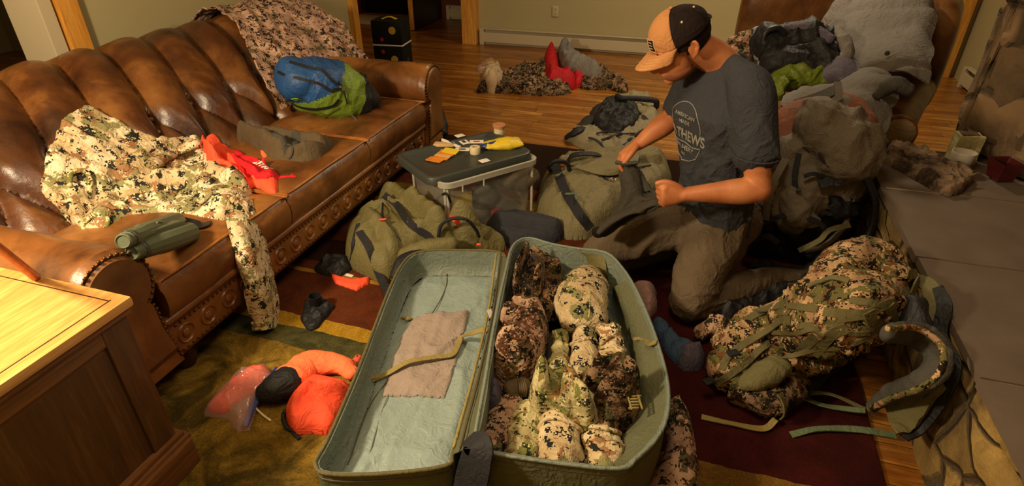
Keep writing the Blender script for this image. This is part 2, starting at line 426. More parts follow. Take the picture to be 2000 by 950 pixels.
M['orangewood'] = wood('orange_wood', '7a3510', 'a85218', 'c06a28', 0, .4)
M['redwood'] = wood('red_panelling', '3a1808', '5a2810', '6e381a', 2, .5)
M['darkwood'] = wood('dark_walnut', '1d0e06', '2e170a', '40220f', 2, .45)
M['slate'] = plain('slate', '65574b', .62, .35, .22, 7, .5)
M['grout'] = plain('grout', 'b39c82', .9, .2)
def stone_mat(name, a, b, c, sc=4., blk=0):
    t = NT(name); v = t.noise(sc, 6, None, .65, 1.2); col = t.ramp(v, [(.38, a), (.5, b), (.6, c)])
    col = t.mix(t.ramp(t.noise(sc*5, 5, None, .7), [(.4, .55), (.58, 0.)]), col, a)
    col = t.mix(t.ramp(t.noise(sc*.6, 3), [(.45, 0.), (.62, .7)]), col, c)
    nb = t.bump(t.noise(sc*9, 6, None, .7), .8, .01)
    if blk:
        w = t.n('VectorMath', operation='MULTIPLY_ADD', i_0=t.n('TexNoise', i_Vector=t.tc, i_Scale=3.0).outputs['Color'], i_1=(.09, .09, .09), i_2=t.tc).outputs[0]
        mp = t.n('Mapping', i_Vector=w); mp.inputs['Scale'].default_value = (1, .75, 1.25)
        v = t.n('TexVoronoi', i_Vector=mp.outputs[0], i_Scale=blk, feature='DISTANCE_TO_EDGE').outputs['Distance']; e = t.ramp(v, [(.012, 0.), (.05, 1.)])
        cc = t.n('TexVoronoi', i_Vector=mp.outputs[0], i_Scale=blk).outputs['Color']; rv = t.n('SeparateXYZ', i_0=cc).outputs[0]
        col = t.mix(t.math('MULTIPLY', rv, .5), col, c); col = t.mix(t.math('MULTIPLY', t.math('GREATER_THAN', rv, .62), .5), col, a); col = t.mix(e, '4f4232', col); nb = t.bump(e, .9, .02, nb)
    return t.fin(col, .9, nb, .2)
M['stone'] = stone_mat('ochre_fieldstone', '4a3c28', '86714a', 'b59554', 6., blk=4.6)
M['stone2'] = stone_mat('grey_fieldstone', '3d332b', '6d5a48', '967a58', 3.2, blk=2.2)
def rug_mat():
    t = NT('patterned_rug'); s = t.n('SeparateXYZ', i_0=t.tc); X, Y = s.outputs[0], s.outputs[1]
    w = t.math('MULTIPLY', t.math('SUBTRACT', t.noise(9, 3), .5), .035); Y = t.math('ADD', Y, w); X = t.math('ADD', X, t.math('MULTIPLY', w, 1.3))
    def band(lo, hi, v=None): v = v or Y; return t.math('MULTIPLY', t.math('GREATER_THAN', v, lo), t.math('LESS_THAN', v, hi))
    n = t.noise(6, 5, None, .7, .6); gold = t.ramp(n, [(.35, '5d4a18'), (.5, '8a6c26'), (.65, 'b18f3c')])
    gold = t.mix(t.ramp(t.noise(4.2, 4, None, .6, 1.), [(.5, 0.), (.6, .75)]), gold, '2f2c14')
    col = t.mix(band(1.40, 1.50), gold, t.ramp(n, [(.4, '3c3a20'), (.6, '5f5c34')]))
    col = t.mix(band(1.50, 1.575), col, t.ramp(n, [(.35, 'a87c1c'), (.65, 'd2a537')]))
    col = t.mix(band(1.575, 3.0), col, t.ramp(n, [(.35, '5a2a16'), (.65, '74391c')]))
    col = t.mix(band(1.86, 1.885), col, 'b8862c'); col = t.mix(band(1.95, 2.15), col, '3a1c10')
    col = t.mix(band(3.0, 9), col, '2e1b0f'); col = t.mix(band(2.62, 2.86), col, t.ramp(n, [(.4, '6b4d18'), (.6, 'a17b2a')]))
    r = t.math('MULTIPLY', t.math('GREATER_THAN', X, -.15), band(1.32, 2.55)); col = t.mix(r, col, t.ramp(n, [(.35, '3a0f12'), (.65, '501a18')]))
    r2 = t.math('MULTIPLY', t.math('GREATER_THAN', X, -.15), band(1.16, 1.32)); col = t.mix(r2, col, t.ramp(n, [(.4, '6b4d1c'), (.6, '9a7330')]))
    f = t.noise(260, 3, None, .7); col = t.mix(t.ramp(f, [(.4, .45), (.6, 0.)]), col, '1a120a')
    return t.fin(col, .95, t.bump(f, .9, .006), .1)
M['rug'] = rug_mat()
M['camoA'] = camo('camo_bright', 'bda67c', '8a8459', '98704c', '2b2a24', 'dccbaa', .55, .57, .545, sc=1.3)
M['camoB'] = camo('camo_rose', '8d6f5a', '5c5234', '5b3c2c', '241f1a', 'b8957a', .57, .56, .535, sc=1.5)
M['camoB2'] = camo('camo_rose_light', 'a98674', '6e6444', '6e4a3a', '2a2420', 'd0ab92', .60, .60, .535, sc=1.4)
M['camoC'] = camo('camo_olive', '9c9168', '73743f', '86683f', '2c2b20', 'cdc291', .54, .58, .56, sc=1.5)
M['camoD'] = camo('camo_dark', '6e5743', '4a4429', '46301f', '191613', '94765a', .55, .54, .52, sc=1.5)
M['camoE'] = camo('camo_white', 'b39c76', '7f7b4e', '8a684a', '202224', 'd4c09a', .58, .64, .545, sc=1.2)
M['camoF'] = camo('camo_pack', '937456', '615c36', '664428', '1f1912', 'bb9a72', .52, .57, .53, sc=1.5)
M['blue'] = cloth('blue_nylon', '234f88', .3, .5, spec=.45)
M['green'] = cloth('green_nylon', '6f8a2c', .25, .5, spec=.45)
M['lime'] = plain('lime_label', '8fc83a', .5)
M['blk'] = cloth('black_nylon', '1b1b1e', .3, .6, spec=.35)
M['web'] = cloth('black_webbing', '26262a', .2, .7, 1400)
M['rimweb'] = cloth('rim_binding', '625a3c', .15, .75, 1400)
M['olweb'] = cloth('olive_webbing', '625c3c', .15, .75, 1400)
M['tanweb'] = cloth('tan_webbing', '8f7f4c', .15, .7, 1400)
M['grnweb'] = cloth('sage_webbing', '5f6e52', .15, .75, 1400)
M['brnjkt'] = cloth('brown_jacket', '5a4c38', .2, .85)
M['duf'] = cloth('olive_duffel', '69623c', .18, .6, spec=.35)
M['daypk'] = cloth('tan_grey_pack', '857c62', .2, .7)
M['duf2'] = cloth('sage_duffel', '766e50', .15, .65, spec=.3)
M['bagout'] = cloth('sage_case', '5e6048', .12, .65, spec=.3)
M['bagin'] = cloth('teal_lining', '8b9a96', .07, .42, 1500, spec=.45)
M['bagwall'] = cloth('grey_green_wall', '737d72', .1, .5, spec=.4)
M['bagdark'] = cloth('dark_lining_and_shade', '3f3a2d', .15, .7)
M['mesh'] = cloth('mauve_mesh', '9a8a80', .06, .8, 1800)
M['zip'] = plain('zipper', '4c432c', .6)
M['orange'] = cloth('blaze_orange', 'ff5a3a', .08, .7)
M['orange2'] = cloth('soft_orange', 'ff7a4c', .08, .75)
M['red'] = cloth('red_cloth', 'd3202a', .12, .75)
M['crimson'] = cloth('red_nylon', 'b01822', .2, .6)
M['white'] = plain('white_paper', 'e6dfd2', .6, .4, .03)
M['ink'] = plain('print_ink', '3a2a28', .6)
M['grey'] = cloth('grey_flannel', '76716c', .13, .9)
M['dgrey'] = cloth('charcoal_fabric', '46443f', .15, .85)
M['navy'] = cloth('navy_fleece', '34353b', .2, .95)
M['bluegrey'] = cloth('faded_blue_cloth', '3c5068', .3, .9)
M['purple'] = cloth('purple_grey_cloth', '57505f', .15, .9)
M['pack'] = cloth('grey_brown_pack', '6e6455', .12, .7, spec=.3)
M['limejkt'] = cloth('lime_shell', '66731e', .25, .45, spec=.5)
M['tancloth'] = cloth('cream_knit', 'b8a080', .15, .95)
M['salmon'] = cloth('blush_mesh', 'a37f78', .1, .85)
M['lid'] = plain('dark_lid_plastic', '3c403c', .42, .5, .08, 6, .1)
M['binoc'] = plain('green_armour', '555c46', .45, .45, .08, 30, .2)
M['rubber'] = plain('black_rubber', '18181a', .5, .5)
M['glass'] = plain('lens_glass', '20202c', .08, .8)
M['metal'] = plain('steel', 'b0aca4', .3, .6, .05, 10, .02, Metallic=.9)
M['foil_o'] = plain('orange_foil', 'd9832a', .4, .6, .25, 30, .4)
M['foil_y'] = plain('yellow_foil', 'e0c22c', .4, .6, .15, 30, .4)
M['foil_t'] = plain('tan_wrap', 'c9a878', .5, .5, .1, 30, .3)
M['foil_b'] = plain('blue_print', '243f86', .4, .6, .1, 30, .3)
M['tape'] = plain('tape_cream', 'd9cba4', .5, .5, .04)
M['puck'] = plain('tan_lid', 'b98058', .5, .4, .05)
M['candle'] = plain('wax', 'efe4da', .5, .5, .02)
M['ceramic'] = plain('white_ceramic', 'b8b2a6', .35, .5, .05)
M['block'] = stone_mat('pale_block', '8d8158', 'b3a878', 'd0c694', 12)
M['bowl'] = plain('oxblood_glaze', '451414', .22, .6, .25, 12, .2)
M['bark'] = stone_mat('bark_slab', '33281f', '5d4a3a', '8d745a', 11)
M['skin'] = NT('skin')
_t = M['skin']; _n = _t.noise(14, 4); M['skin'] = _t.fin(_t.ramp(_n, [(.3, 'a8623c'), (.7, 'c58052')]), .5, _t.bump(_t.noise(160, 3), .15, .001), .4, Subsurface_Weight=.08, Subsurface_Radius=(.01, .004, .002))
M['hair'] = cloth('dark_hair', '1c100a', .3, .7, 600)
M['jaw_shade'] = plain('jaw_shade_skin', '7d4a30', .7, .3, .2, 60, .4)
M['eye'] = plain('dark_eye', '140d0a', .15, .6)
M['shirt'] = cloth('charcoal_tee', '3a3b40', .12, .92, 1500, spec=.12)
M['print'] = plain('grey_print', '85837e', .8, .2, .15, 60)
M['pants'] = cloth('taupe_trousers', '625443', .1, .9, 1200, spec=.12)
M['heldp'] = cloth('charcoal_trousers', '3e3a33', .12, .9, 1200, spec=.12)
M['captan'] = cloth('tan_canvas', 'b57f50', .08, .9, 1200, spec=.12)
M['capblk'] = cloth('black_mesh', '231a18', .2, .85, 1600, spec=.1)
M['tgt'] = plain('target_foam', '14170f', .8, .2)
M['tgy'] = plain('target_yellow', 'c9a83a', .7); M['tgr'] = plain('target_red', 'a81c34', .7)
def clear(name, tint, alpha, rough=.25):
    t = NT(name); tr = t.n('BsdfTransparent'); tr.inputs[0].default_value = lin('f2f4f0'); mx = t.n('MixShader', i_0=alpha)
    t.fin(tint, rough, t.bump(t.noise(22, 4), .5, .006), .6)
    t.t.links.new(tr.outputs[0], mx.inputs[1]); t.t.links.new(t.b.outputs[0], mx.inputs[2]); t.t.links.new(mx.outputs[0], t.o.inputs[0]); return t.m
M['bin'] = clear('clear_tub_plastic', 'b4b2a8', .30, .25)
M['binrim'] = clear('frosted_rim', 'c4c0b2', .7, .35)
M['plastic'] = clear('zip_bag_film', 'e8b8b0', .28, .12)

# ================= ROOM =================
def S(name, V, F, mat, **k):
    return meta(mk(name, V, F, mat, None, **k), kind='structure')
S('floor', *box((-1.4, 3.4, -.05), (12.4, 11.2, .1)), M['floor'], smooth=False)
S('ceiling', *box((-1.4, 3.4, 2.65), (12.4, 11.2, .1)), M['wall'], smooth=False)
S('wall_left', *join(box((-3.07, 3.55, 1.3), (.1, 2.5, 2.6)), box((-3.07, -.55, 1.3), (.1, 3.1, 2.6)), box((-3.07, 1.65, 2.4), (.1, 1.3, .4))), M['wall'], smooth=False)
S('wall_back', *box((.0, 6.66, 1.3), (5.0, .12, 2.6)), M['wall'], smooth=False)
S('wall_right', *box((2.36, 2.4, 1.3), (.12, 9.0, 2.6)), M['wall'], smooth=False)
S('wall_front', *box((-1.4, -2.1, 1.3), (12.4, .1, 2.6)), M['wall'], smooth=False)
S('wall_hall', *join(box((-6.1, 8.0, 1.3), (2.6, .12, 2.6)), box((-3.1, 8.0, 1.3), (.9, .12, 2.6)), box((-4.2, 8.0, 2.35), (1.2, .12, .5))), M['redwood'], smooth=False)
S('wall_far_left', *box((-7.3, 3.0, 1.3), (.1, 10.2, 2.6)), M['wall'], smooth=False)
S('wall_side_room', *box((-5.2, 4.75, 1.3), (4.2, .1, 2.6)), M['wall'], smooth=False)
S('trim_1', *box((-2.56, 6.57, 1.3), (.17, .16, 2.6), .006), M['trimw'], smooth=False)
S('trim_2', *box((-3.05, 4.84, 1.3), (.16, .09, 2.6), .004), M['trimw'], smooth=False)
S('trim_3', *box((-3.0, 2.265, 1.3), (.045, .11, 2.6), .004), M['trimw'], smooth=False)
S('trim_4', *box((-3.10, 2.16, 1.3), (.22, .07, 2.6), .004), M['cream'], smooth=False)
S('trim_5', *box((2.20, 6.56, 1.3), (.09, .07, 2.6), .004), M['trimw'], smooth=False)
S('trim_6', *join(box((-4.80, 7.93, 1.1), (.1, .06, 2.2), .004), box((-3.60, 7.93, 1.1), (.1, .06, 2.2), .004), box((-4.2, 7.93, 2.15), (1.3, .06, .1), .004)), M['redwood'], smooth=False)
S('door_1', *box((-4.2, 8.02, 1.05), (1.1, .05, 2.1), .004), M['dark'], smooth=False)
dl = S('door_2', *join(box((-3.52, 7.45, 1.05), (.045, .84, 2.08), .003), box((-3.52, 7.02, 1.05), (.055, .03, 2.1), .003)), M['darkwood'], smooth=False)
mk('door_edge', *box((-3.52, 7.0, 1.05), (.06, .014, 2.08), .002), M['trimw'], dl, smooth=False)
meta(mk('door_mat', *box((-4.25, 7.45, .012), (1.0, .55, .022), .006), M['tancloth']), 'tan door mat lying before the dark doorway in the hall', 'mat')
# hydronic heaters along the walls
def heater(a, b, dirn, nrm, label):
    a, b = A(a, dtype=float), A(b, dtype=float); c = (a+b)/2; L = np.linalg.norm(b-a); r = math.atan2(dirn[1], dirn[0]); n = A(nrm, dtype=float)
    t = thing('baseboard_heater', label, 'heater', (c[0], c[1], 0))
    def bb(off, z, d, h, l=L, bev=.004): return box((c[0]+n[0]*off, c[1]+n[1]*off, z), (l, d, h), bev, r)
    mk('back_plate', *bb(.008, .09, .012, .18), M['cream'], t, smooth=False)
    mk('front_cover', *bb(.055, .085, .012, .105), M['cream'], t, smooth=False)
    mk('top_lip', *bb(.035, .176, .055, .01), M['cream'], t, smooth=False)
    mk('fin_element', *bb(.03, .07, .03, .05, L-.1), M['dark'], t, smooth=False)
    for s, e in ((-1, a), (1, b)):
        mk('end_cap', *box((e[0]+n[0]*.034, e[1]+n[1]*.034, .09), (.05, .066, .18), .005, r), M['cream'], t, smooth=False)
heater((-2.42, 6.59, 0), (1.9, 6.59, 0), (1, 0), (0, -1), 'long cream baseboard heater under the plain green back wall')
heater((2.29, 3.6, 0), (2.29, 6.2, 0), (0, 1), (-1, 0), 'cream baseboard heater on the right wall beyond the armchair')
heater((-3.4, 7.93, 0), (-2.75, 7.93, 0), (1, 0), (0, -1), 'short white baseboard heater at the end of the hall')
o = thing('wall_outlet', 'small cream outlet plate on the back wall above the heater', 'outlet', aty(1085, 22, 6.59))
p = wloc(o); mk('plate', *box(p+A([0, 0, 0]), (.07, .008, .11), .003), M['cream'], o); mk('socket', *join(box(p+A([0, -.005, .022]), (.03, .004, .028), .002), box(p+A([0, -.005, -.022]), (.03, .004, .028), .002)), M['wall'], o)
# side room through the left opening
t = thing('display_cabinet', 'dark wooden display cabinet with glass shelf seen through the left opening', 'cabinet', (-3.95, 2.0, 0))
mk('carcass', *join(box((-4.25, 2.35, .62), (.5, .06, 1.24), .004), box((-4.25, 1.3, .62), (.5, .06, 1.24), .004), box((-4.49, 1.8, .62), (.03, 1.1, 1.24)), box((-4.25, 1.8, .28), (.5, 1.1, .05)), box((-4.25, 1.8, 1.22), (.5, 1.1, .05))), M['darkwood'], t, smooth=False)
mk('shelf', *box((-4.25, 1.83, .8), (.46, .98, .014)), M['bin'], t, smooth=False)
mk('bottom_shelf', *box((-4.2, 1.83, .45), (.5, .98, .03)), M['cab'], t, smooth=False)
# rug
meta(mk('rug', *(lambda VF: VF)(box((-.93+.09, 1.75, .005), (3.10, 3.9, .01), .003)), M['rug']), 'thick patterned area rug with gold, brown and maroon blocks', 'rug')
bpy.data.objects['rug'].data.transform(Matrix.Translation(bpy.data.objects['rug'].location)); bpy.data.objects['rug'].location = (0, 0, 0)
# hearth and fireplace
def rough(VF, amp=.02, sc=7, seed=3):
    V, F = VF; V = np.asarray(V, float); n = vnorm(V, F)
    c = pn(V*sc, seed)+.5*pn(V*sc*2.3, seed+1); q = np.floor(V*A([3.2, 2.2, 5.5])+.35*pn(V*2.1, seed+3)[:, None]); st = _h(q[:, 0].astype(np.int64), q[:, 1].astype(np.int64), q[:, 2].astype(np.int64), seed)
    return V+n*(amp*c+amp*.9*st)[:, None], F
def gridbox(c, s, d=.03):
    bm = bmesh.new(); bmesh.ops.create_cube(bm, size=1.0); bmesh.ops.scale(bm, vec=Vector(s), verts=bm.verts)
    for ax in range(3):
        k = int(s[ax]/d)
        for i in range(1, k):
            co = [0, 0, 0]; co[ax] = -s[ax]/2+s[ax]*i/k; no = [0, 0, 0]; no[ax] = 1
            bmesh.ops.bisect_plane(bm, geom=bm.verts[:]+bm.edges[:]+bm.faces[:], plane_co=co, plane_no=no)
    bmesh.ops.translate(bm, vec=Vector(c), verts=bm.verts); return from_bm(bm)
HZ = .42
t = thing('raised_hearth', 'raised stone hearth with grey slate slabs along the right side', 'hearth', (1.3, 1.4, 0))
mk('stone_face', *rough(gridbox((1.17, 1.05, .19), (.68, 4.22, .38), .025), .016, 8), M['stone'], t)
mk('grout_bed', *box((1.205, 1.06, HZ-.0145), (.735, 4.21, .02)), M['grout'], t, smooth=False)
ys = [-1.05, -.35, .25, .86, 1.44, 2.06, 2.655, 3.19]
for i in range(len(ys)-1):
    V, F = gridbox((1.2-(.006 if i % 2 else 0), (ys[i]+ys[i+1])/2, HZ-.0125), (.765, ys[i+1]-ys[i]-.009, .025), .04)
    V = np.asarray(V); V = V+vnorm(V, F)*(.004*pn(V*9, 5)+.0015*pn(V*40, 6))[:, None]
    mk('slate_slab', V, F, M['slate'], t)
def prism(P, z0, z1):
    n = len(P); V = [(x, y, z0) for x, y in P]+[(x, y, z1) for x, y in P]
    return V, [tuple(range(n-1, -1, -1)), tuple(range(n, 2*n))]+[(i, (i+1) % n, (i+1) % n+n, i+n) for i in range(n)]
def facewall(a, b, z0, z1, d=.03, dep=.3):
    a, b = A(a, dtype=float), A(b, dtype=float); L = np.linalg.norm(b-a); n = int(L/d); m = int((z1-z0)/d); V = []; F = []
    for i in range(n+1):
        for j in range(m+1): p = a+(b-a)*i/n; V.append((p[0], p[1], z0+(z1-z0)*j/m))
    for i in range(n):
        for j in range(m): q = i*(m+1)+j; F.append((q, q+1, q+m+2, q+m+1))
    return V, F
S('wall_fireplace', *join(prism([(1.37, 3.1), (1.47, 2.76), (1.47, -1.0), (2.3, -1.0), (2.3, 3.2), (1.26, 3.2)], .44, 2.6), prism([(1.235, 3.25), (2.3, 3.21), (2.3, 3.78), (1.47, 3.78)], 0, 2.6)), M['stone2'], smooth=False)
def facepoly(P, z0, z1, d=.03):
    L = [0]
    for a, b in zip(P[:-1], P[1:]): L.append(L[-1]+math.dist(a, b))
    n = int(L[-1]/d); m = int((z1-z0)/d); V = []; F = []
    for i in range(n+1):
        q = L[-1]*i/n; x = np.interp(q, L, [p[0] for p in P]); y = np.interp(q, L, [p[1] for p in P])
        for j in range(m+1): V.append((x, y, (z0 if y < 3.22 else .0)+(z1-(z0 if y < 3.22 else .0))*j/m))
    return V, [(i*(m+1)+j, i*(m+1)+j+1, (i+1)*(m+1)+j+1, (i+1)*(m+1)+j) for i in range(n) for j in range(m)]
fw_ = rough(facepoly([(1.45, -.9), (1.45, 2.74), (1.35, 3.08), (1.21, 3.24), (1.46, 3.80)], .43, 2.2), .020, 5, 9)
S('trim_7', *fw_, M['stone2'])

# ================= SOFA =================
SX = -1.55
t = thing('leather_sofa', 'long tufted brown leather sofa with rolled arms and nailhead trim', 'sofa', (-2.2, 2.2, 0.01)); SOFA = t
YA, YB = 1.13, 3.13
prof = [(-2.14, .36), (-2.20, .46), (-2.30, .57), (-2.42, .68), (-2.54, .77), (-2.66, .835), (-2.76, .85), (-2.86, .82), (-2.92, .74), (-2.94, .6), (-2.95, .4), (-2.95, .14)]
pc = cat([(p[0], 0, p[1]) for p in prof], 8); ny = 260; V = []; F = []
nA = N([math.cos(.8), 0, math.sin(.8)])
T = np.gradient(A(pc), axis=0); PN = np.c_[T[:, 2], np.zeros(len(T)), -T[:, 0]]; PN /= np.linalg.norm(PN, axis=1)[:, None]
sp = .245; arc = np.r_[0, np.cumsum(np.linalg.norm(np.diff(A(pc), axis=0), axis=1))]
yb0, yb1 = .93, 3.56
B1, B2 = .34, .06      # arc length of the two button rows
rowA = [yb0+.10+i*sp for i in range(14)]; rowA = [rowA[0]-sp]+rowA; rowB = [y-sp/2 for y in rowA]
cre = [((y, .36 if 0 else B1), (y+.19, .85)) for y in rowA]+[((y, B1), (y-sp/2, B2)) for y in rowA]+[((y, B1), (y+sp/2, B2)) for y in rowA]+[((y, B2), (y, -.1)) for y in rowB]
YY, SSs = np.meshgrid(np.linspace(yb0, yb1, ny), arc, indexing='ij'); dm = np.full(YY.shape, 9.)
for a, b in cre:
    d, _, _, _ = segd(YY, SSs, [a, b]); dm = np.minimum(dm, d)
db = np.full(YY.shape, 9.)
for y in rowA: db = np.minimum(db, np.hypot(YY-y, SSs-B1))
for y in rowB: db = np.minimum(db, np.hypot(YY-y, SSs-B2))
amp = np.clip((1.05-SSs)/.3, 0, 1)
W = 1-np.exp(-(dm/.042)**1.05); puff = (.078*W-.034*np.exp(-(db/.035)**2)-.036)*amp
rad = np.arctan2(SSs-B1, YY-np.interp(YY, rowA, rowA)); kk = pn(np.c_[YY.ravel()*16, SSs.ravel()*4, np.zeros(YY.size)], 4).reshape(YY.shape)
puff += (.010*kk*np.exp(-dm/.08)+.010*np.abs(pn(np.c_[(rad*3.2).ravel(), (db*3).ravel(), np.zeros(YY.size)], 8).reshape(YY.shape))*np.exp(-(db/.16)**2))*amp
for i in range(ny):
    for j in range(len(arc)):
        p = A(pc[j])+PN[j]*puff[i, j]; V.append((p[0], YY[i, j], max(p[2], .12)))
n = len(arc)
for i in range(ny-1):
    for j in range(n-1): F.append((i*n+j, i*n+j+1, (i+1)*n+j+1, (i+1)*n+j))
F.append(tuple(range(n-1, -1, -1))); F.append(tuple((ny-1)*n+j for j in range(n)))
F.append(tuple([i*n for i in range(ny)][::-1]+[i*n+n-1 for i in range(ny)]))
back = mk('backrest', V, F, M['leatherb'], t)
for y in rowA:
    j = int(np.argmin(abs(arc-B1))); p = A(pc[j])+PN[j]*-.042
    if yb0 < y < yb1: mk('tufting_button', *ellip((p[0], y, p[2]), (.013, .013, .013), n=12, m=8), M['leather'], back)
SOFAX = A([q[0] for q in pc[:56]])[::-1]; SOFAZ = A([q[2] for q in pc[:56]])[::-1]
def sofa_h(X, Y):
    X = np.asarray(X, float); Y = np.asarray(Y, float); z = np.full(X.shape, .01)
    seat = (X < SX+.0) & (Y > YA-.02) & (Y < YB+.02); edge = .43-.05*np.clip((X-(SX-.06))/.06, 0, 1)**2
    z = np.where(seat, edge, z)
    bk = (X < -2.12) & (Y > yb0) & (Y < yb1); z = np.where(bk, np.maximum(np.interp(X, SOFAX, SOFAZ)+.02, .43), z)
    arm = ((Y > .86) & (Y <= YA) | (Y >= YB) & (Y < 3.45)) & (X < SX+.02)
    yc = np.where(Y < 2, .985, 3.27); z = np.where(arm, np.maximum(z, .50+np.sqrt(np.clip(.0196-(Y-yc)**2, 0, 1))), z)
    return z
# seat cushions
for k in range(3):
    y0, y1 = YA+k*(YB-YA)/3+.004, YA+(k+1)*(YB-YA)/3-.004
    V, F = gridbox((-1.86, (y0+y1)/2, .355), (.62, y1-y0, .15), .02); V = np.asarray(V); c = A([-1.86, (y0+y1)/2, .355])
    q = (V-c)/A([.31, (y1-y0)/2, .075]); m = np.maximum(np.abs(q[:, 0]), np.abs(q[:, 1])); up = q[:, 2] > .99
    V[:, 2] += np.where(q[:, 2] > .5, .022*(1-m**4)-.012*m**14, 0)
    side = np.maximum(np.abs(q[:, 0]), np.abs(q[:, 1])) > .97; V[:, 0] += np.where(side & (q[:, 0] > .97), .02*(1-q[:, 2]**2), 0)
    V = V+vnorm(V, F)*(.004*pn(V*7, k+3)+.002*pn(V*A([30, 9, 9]), 8))[:, None]
    cu = mk('seat_cushion', V, F, M['leather'], t)
    x1, x0, zt = -1.552, -2.14, .428; P = [(x0, y0+.004, zt), (x1-.03, y0+.004, zt), (x1, y0+.03, zt-.004), (x1+.003, (y0+y1)/2, zt), (x1, y1-.03, zt-.004), (x1-.03, y1-.004, zt), (x0, y1-.004, zt)]
    mk('piping', *tube(P, .0055, n=8, k=6), M['pipe'], cu)
# front rail, nailheads, feet
fr = mk('front_rail', *join(box((-1.60, 2.13, .2), (.09, 2.06, .17), .02), box((-1.572, 2.13, .272), (.06, 2.04, .03), .014)), M['leather'], t)
NH = []
for y in np.arange(YA+.02, YB, .022): NH.append(ellip((-1.553, y, .137), (.004, .0055, .0055), n=8, m=4)); NH.append(ellip((-1.553, y, .243), (.004, .0055, .0055), n=8, m=4))
q = mk('nailhead_row', *join(*NH), M['nail'], t); q['kind'] = 'stuff'
for y in np.arange(YA+.05, YB, .105): mk('rail_button', *join(ellip((-1.553, y, .19), (.007, .017, .017), n=14, m=6), lathe((-1.556, y, .19), [(.030, 0), (.034, .006), (.038, 0)], 20, (1, 0, 0))), M['leather'], fr)
mk('sofa_body', *join(box((-2.25, 2.13, .2), (1.3, 2.1, .16), .02)), M['leather2'], t)
def arm(yc, sgn):
    zc, r = .485, .128; X0, X1 = -2.86, -1.535
    R = [(yc+r*math.cos(a)*sgn, zc+r*math.sin(a)) for a in np.linspace(-.9, math.pi+.7, 22)]
    inner = [(yc-sgn*(-.02), .12)] if 0 else []
    P = [(yc-sgn*.095, .12), (yc-sgn*.10, .30), (yc-sgn*.105, .40)][::1]+R[::-1]+[(yc+sgn*.10, .36), (yc+sgn*.105, .26), (yc+sgn*.118, .18), (yc+sgn*.13, .12)]
    C = A([q[:2] for q in cat([(a, b, 0) for a, b in P], 4)]); n = len(C); V = []; F = []
    xs = list(np.linspace(X0, X1-.02, 60))+[X1-.008, X1]
    for i, x in enumerate(xs):
        s = 1-.03*(x > X1-.01); slope = .0
        for y, z in C:
            k = .004*float(np.sin(x*31+z*17))*(x < -1.6); V.append((x, yc+(y-yc)*s, .12+(z-.12)*s+slope+k*.5))
    for i in range(len(xs)-1):
        for j in range(n): F.append((i*n+j, (i+1)*n+j, (i+1)*n+(j+1) % n, i*n+(j+1) % n))
    F.append(tuple(range(n))); F.append(tuple((len(xs)-1)*n+j for j in range(n-1, -1, -1)))
    V = np.asarray(V); V = V+(pn(V*A([9, 14, 14]), 3)*.003)[:, None]*A([0, 0, 1])
    a = mk('arm', V, F, M['leather'], t, sharp=50)
    V = [(X1+.004+.010*(k == 1), yc+(y-yc)*s, zc+(z-zc)*s) for k, s in ((0, .86), (1, .80)) for y, z in C]
    F = [(j, n+j, n+(j+1) % n, (j+1) % n) for j in range(n)]+[tuple(n+j for j in range(n))]
    fp = mk('front_panel', V, F, M['leather2'], a, sharp=40)
    H = []; D = np.r_[0, np.cumsum(np.linalg.norm(np.diff(C, axis=0), axis=1))]
    for d in np.arange(0, D[-1], .021):
        y, z = np.interp(d, D, C[:, 0]), np.interp(d, D, C[:, 1]); H.append(ellip((X1+.004, yc+(y-yc)*.93, zc+(z-zc)*.93), (.005, .0065, .0065), n=8, m=4))
    h = mk('nailhead_trim', *join(*H), M['nail'], fp); h['kind'] = 'stuff'
arm(1.0, 1); arm(3.27, -1)
for x, y in ((-1.63, 1.2), (-1.63, 3.1), (-2.8, 1.1), (-2.8, 3.3)):
    mk('bun_foot', *lathe((x, y, .01), [(.001, 0), (.03, .0), (.038, .02), (.045, .05), (.035, .085), (.03, .12), (.001, .12)], 20), M['darkwood'], t)

# ================= LOW CABINET (front left) =================
cx, cy, cz = -1.285, .868, .62
t = thing('wooden_cabinet', 'low brown wooden cabinet with a pale gold top at bottom left', 'cabinet', (cx-.35, .3, 0))
mk('tabletop', *join(box((cx-.5, cy-.65, cz-.014), (1.0, 1.3, .028), .008)), M['cabtop'], t, sharp=40)
mk('top_edge', *box((cx-.5, cy-.65, cz-.036), (.985, 1.285, .02), .006), M['cab'], t, sharp=40)
mk('inlay_line', *join(box((cx-.035, cy-.65, cz+.0003), (.003, 1.24, .001)), box((cx-.5, cy-.035, cz+.0003), (.93, .003, .001))), M['darkwood'], t, smooth=False)
mk('carcass', *box((cx-.5, cy-.65, .34), (.95, 1.25, .53), .004), M['cab'], t, smooth=False)
for y in (cy-.06, cy-1.2): mk('stile', *box((cx-.022, y, .34), (.014, .075, .50), .003), M['cabv'], t, smooth=False)
mk('rail', *box((cx-.0225, cy-.65, .555), (.0125, 1.2, .06), .003), M['cab'], t, smooth=False)
mk('side_panel', *box((cx-.026, cy-.63, .3), (.006, 1.08, .42), .003), M['cabv'], t, smooth=False)
mk('plinth', *join(box((cx-.49, cy-.645, .06), (1.02, 1.28, .1), .006), box((cx-.49, cy-.64, .11), (.995, 1.29, .02), .008), box((cx-.49, cy-.64, .128), (.975, 1.27, .016), .006)), M['cab'], t, sharp=40)
e = at(72, 545, cz); f = aty(-60, 440, .66)
meta(mk('wooden_stick', *join(cyl(e+A([0, 0, .004]), f, .011, .011, 12, bev=.002)), M['orangewood'], sharp=40), 'slim orange wooden strut standing on the cabinet top', 'strut')
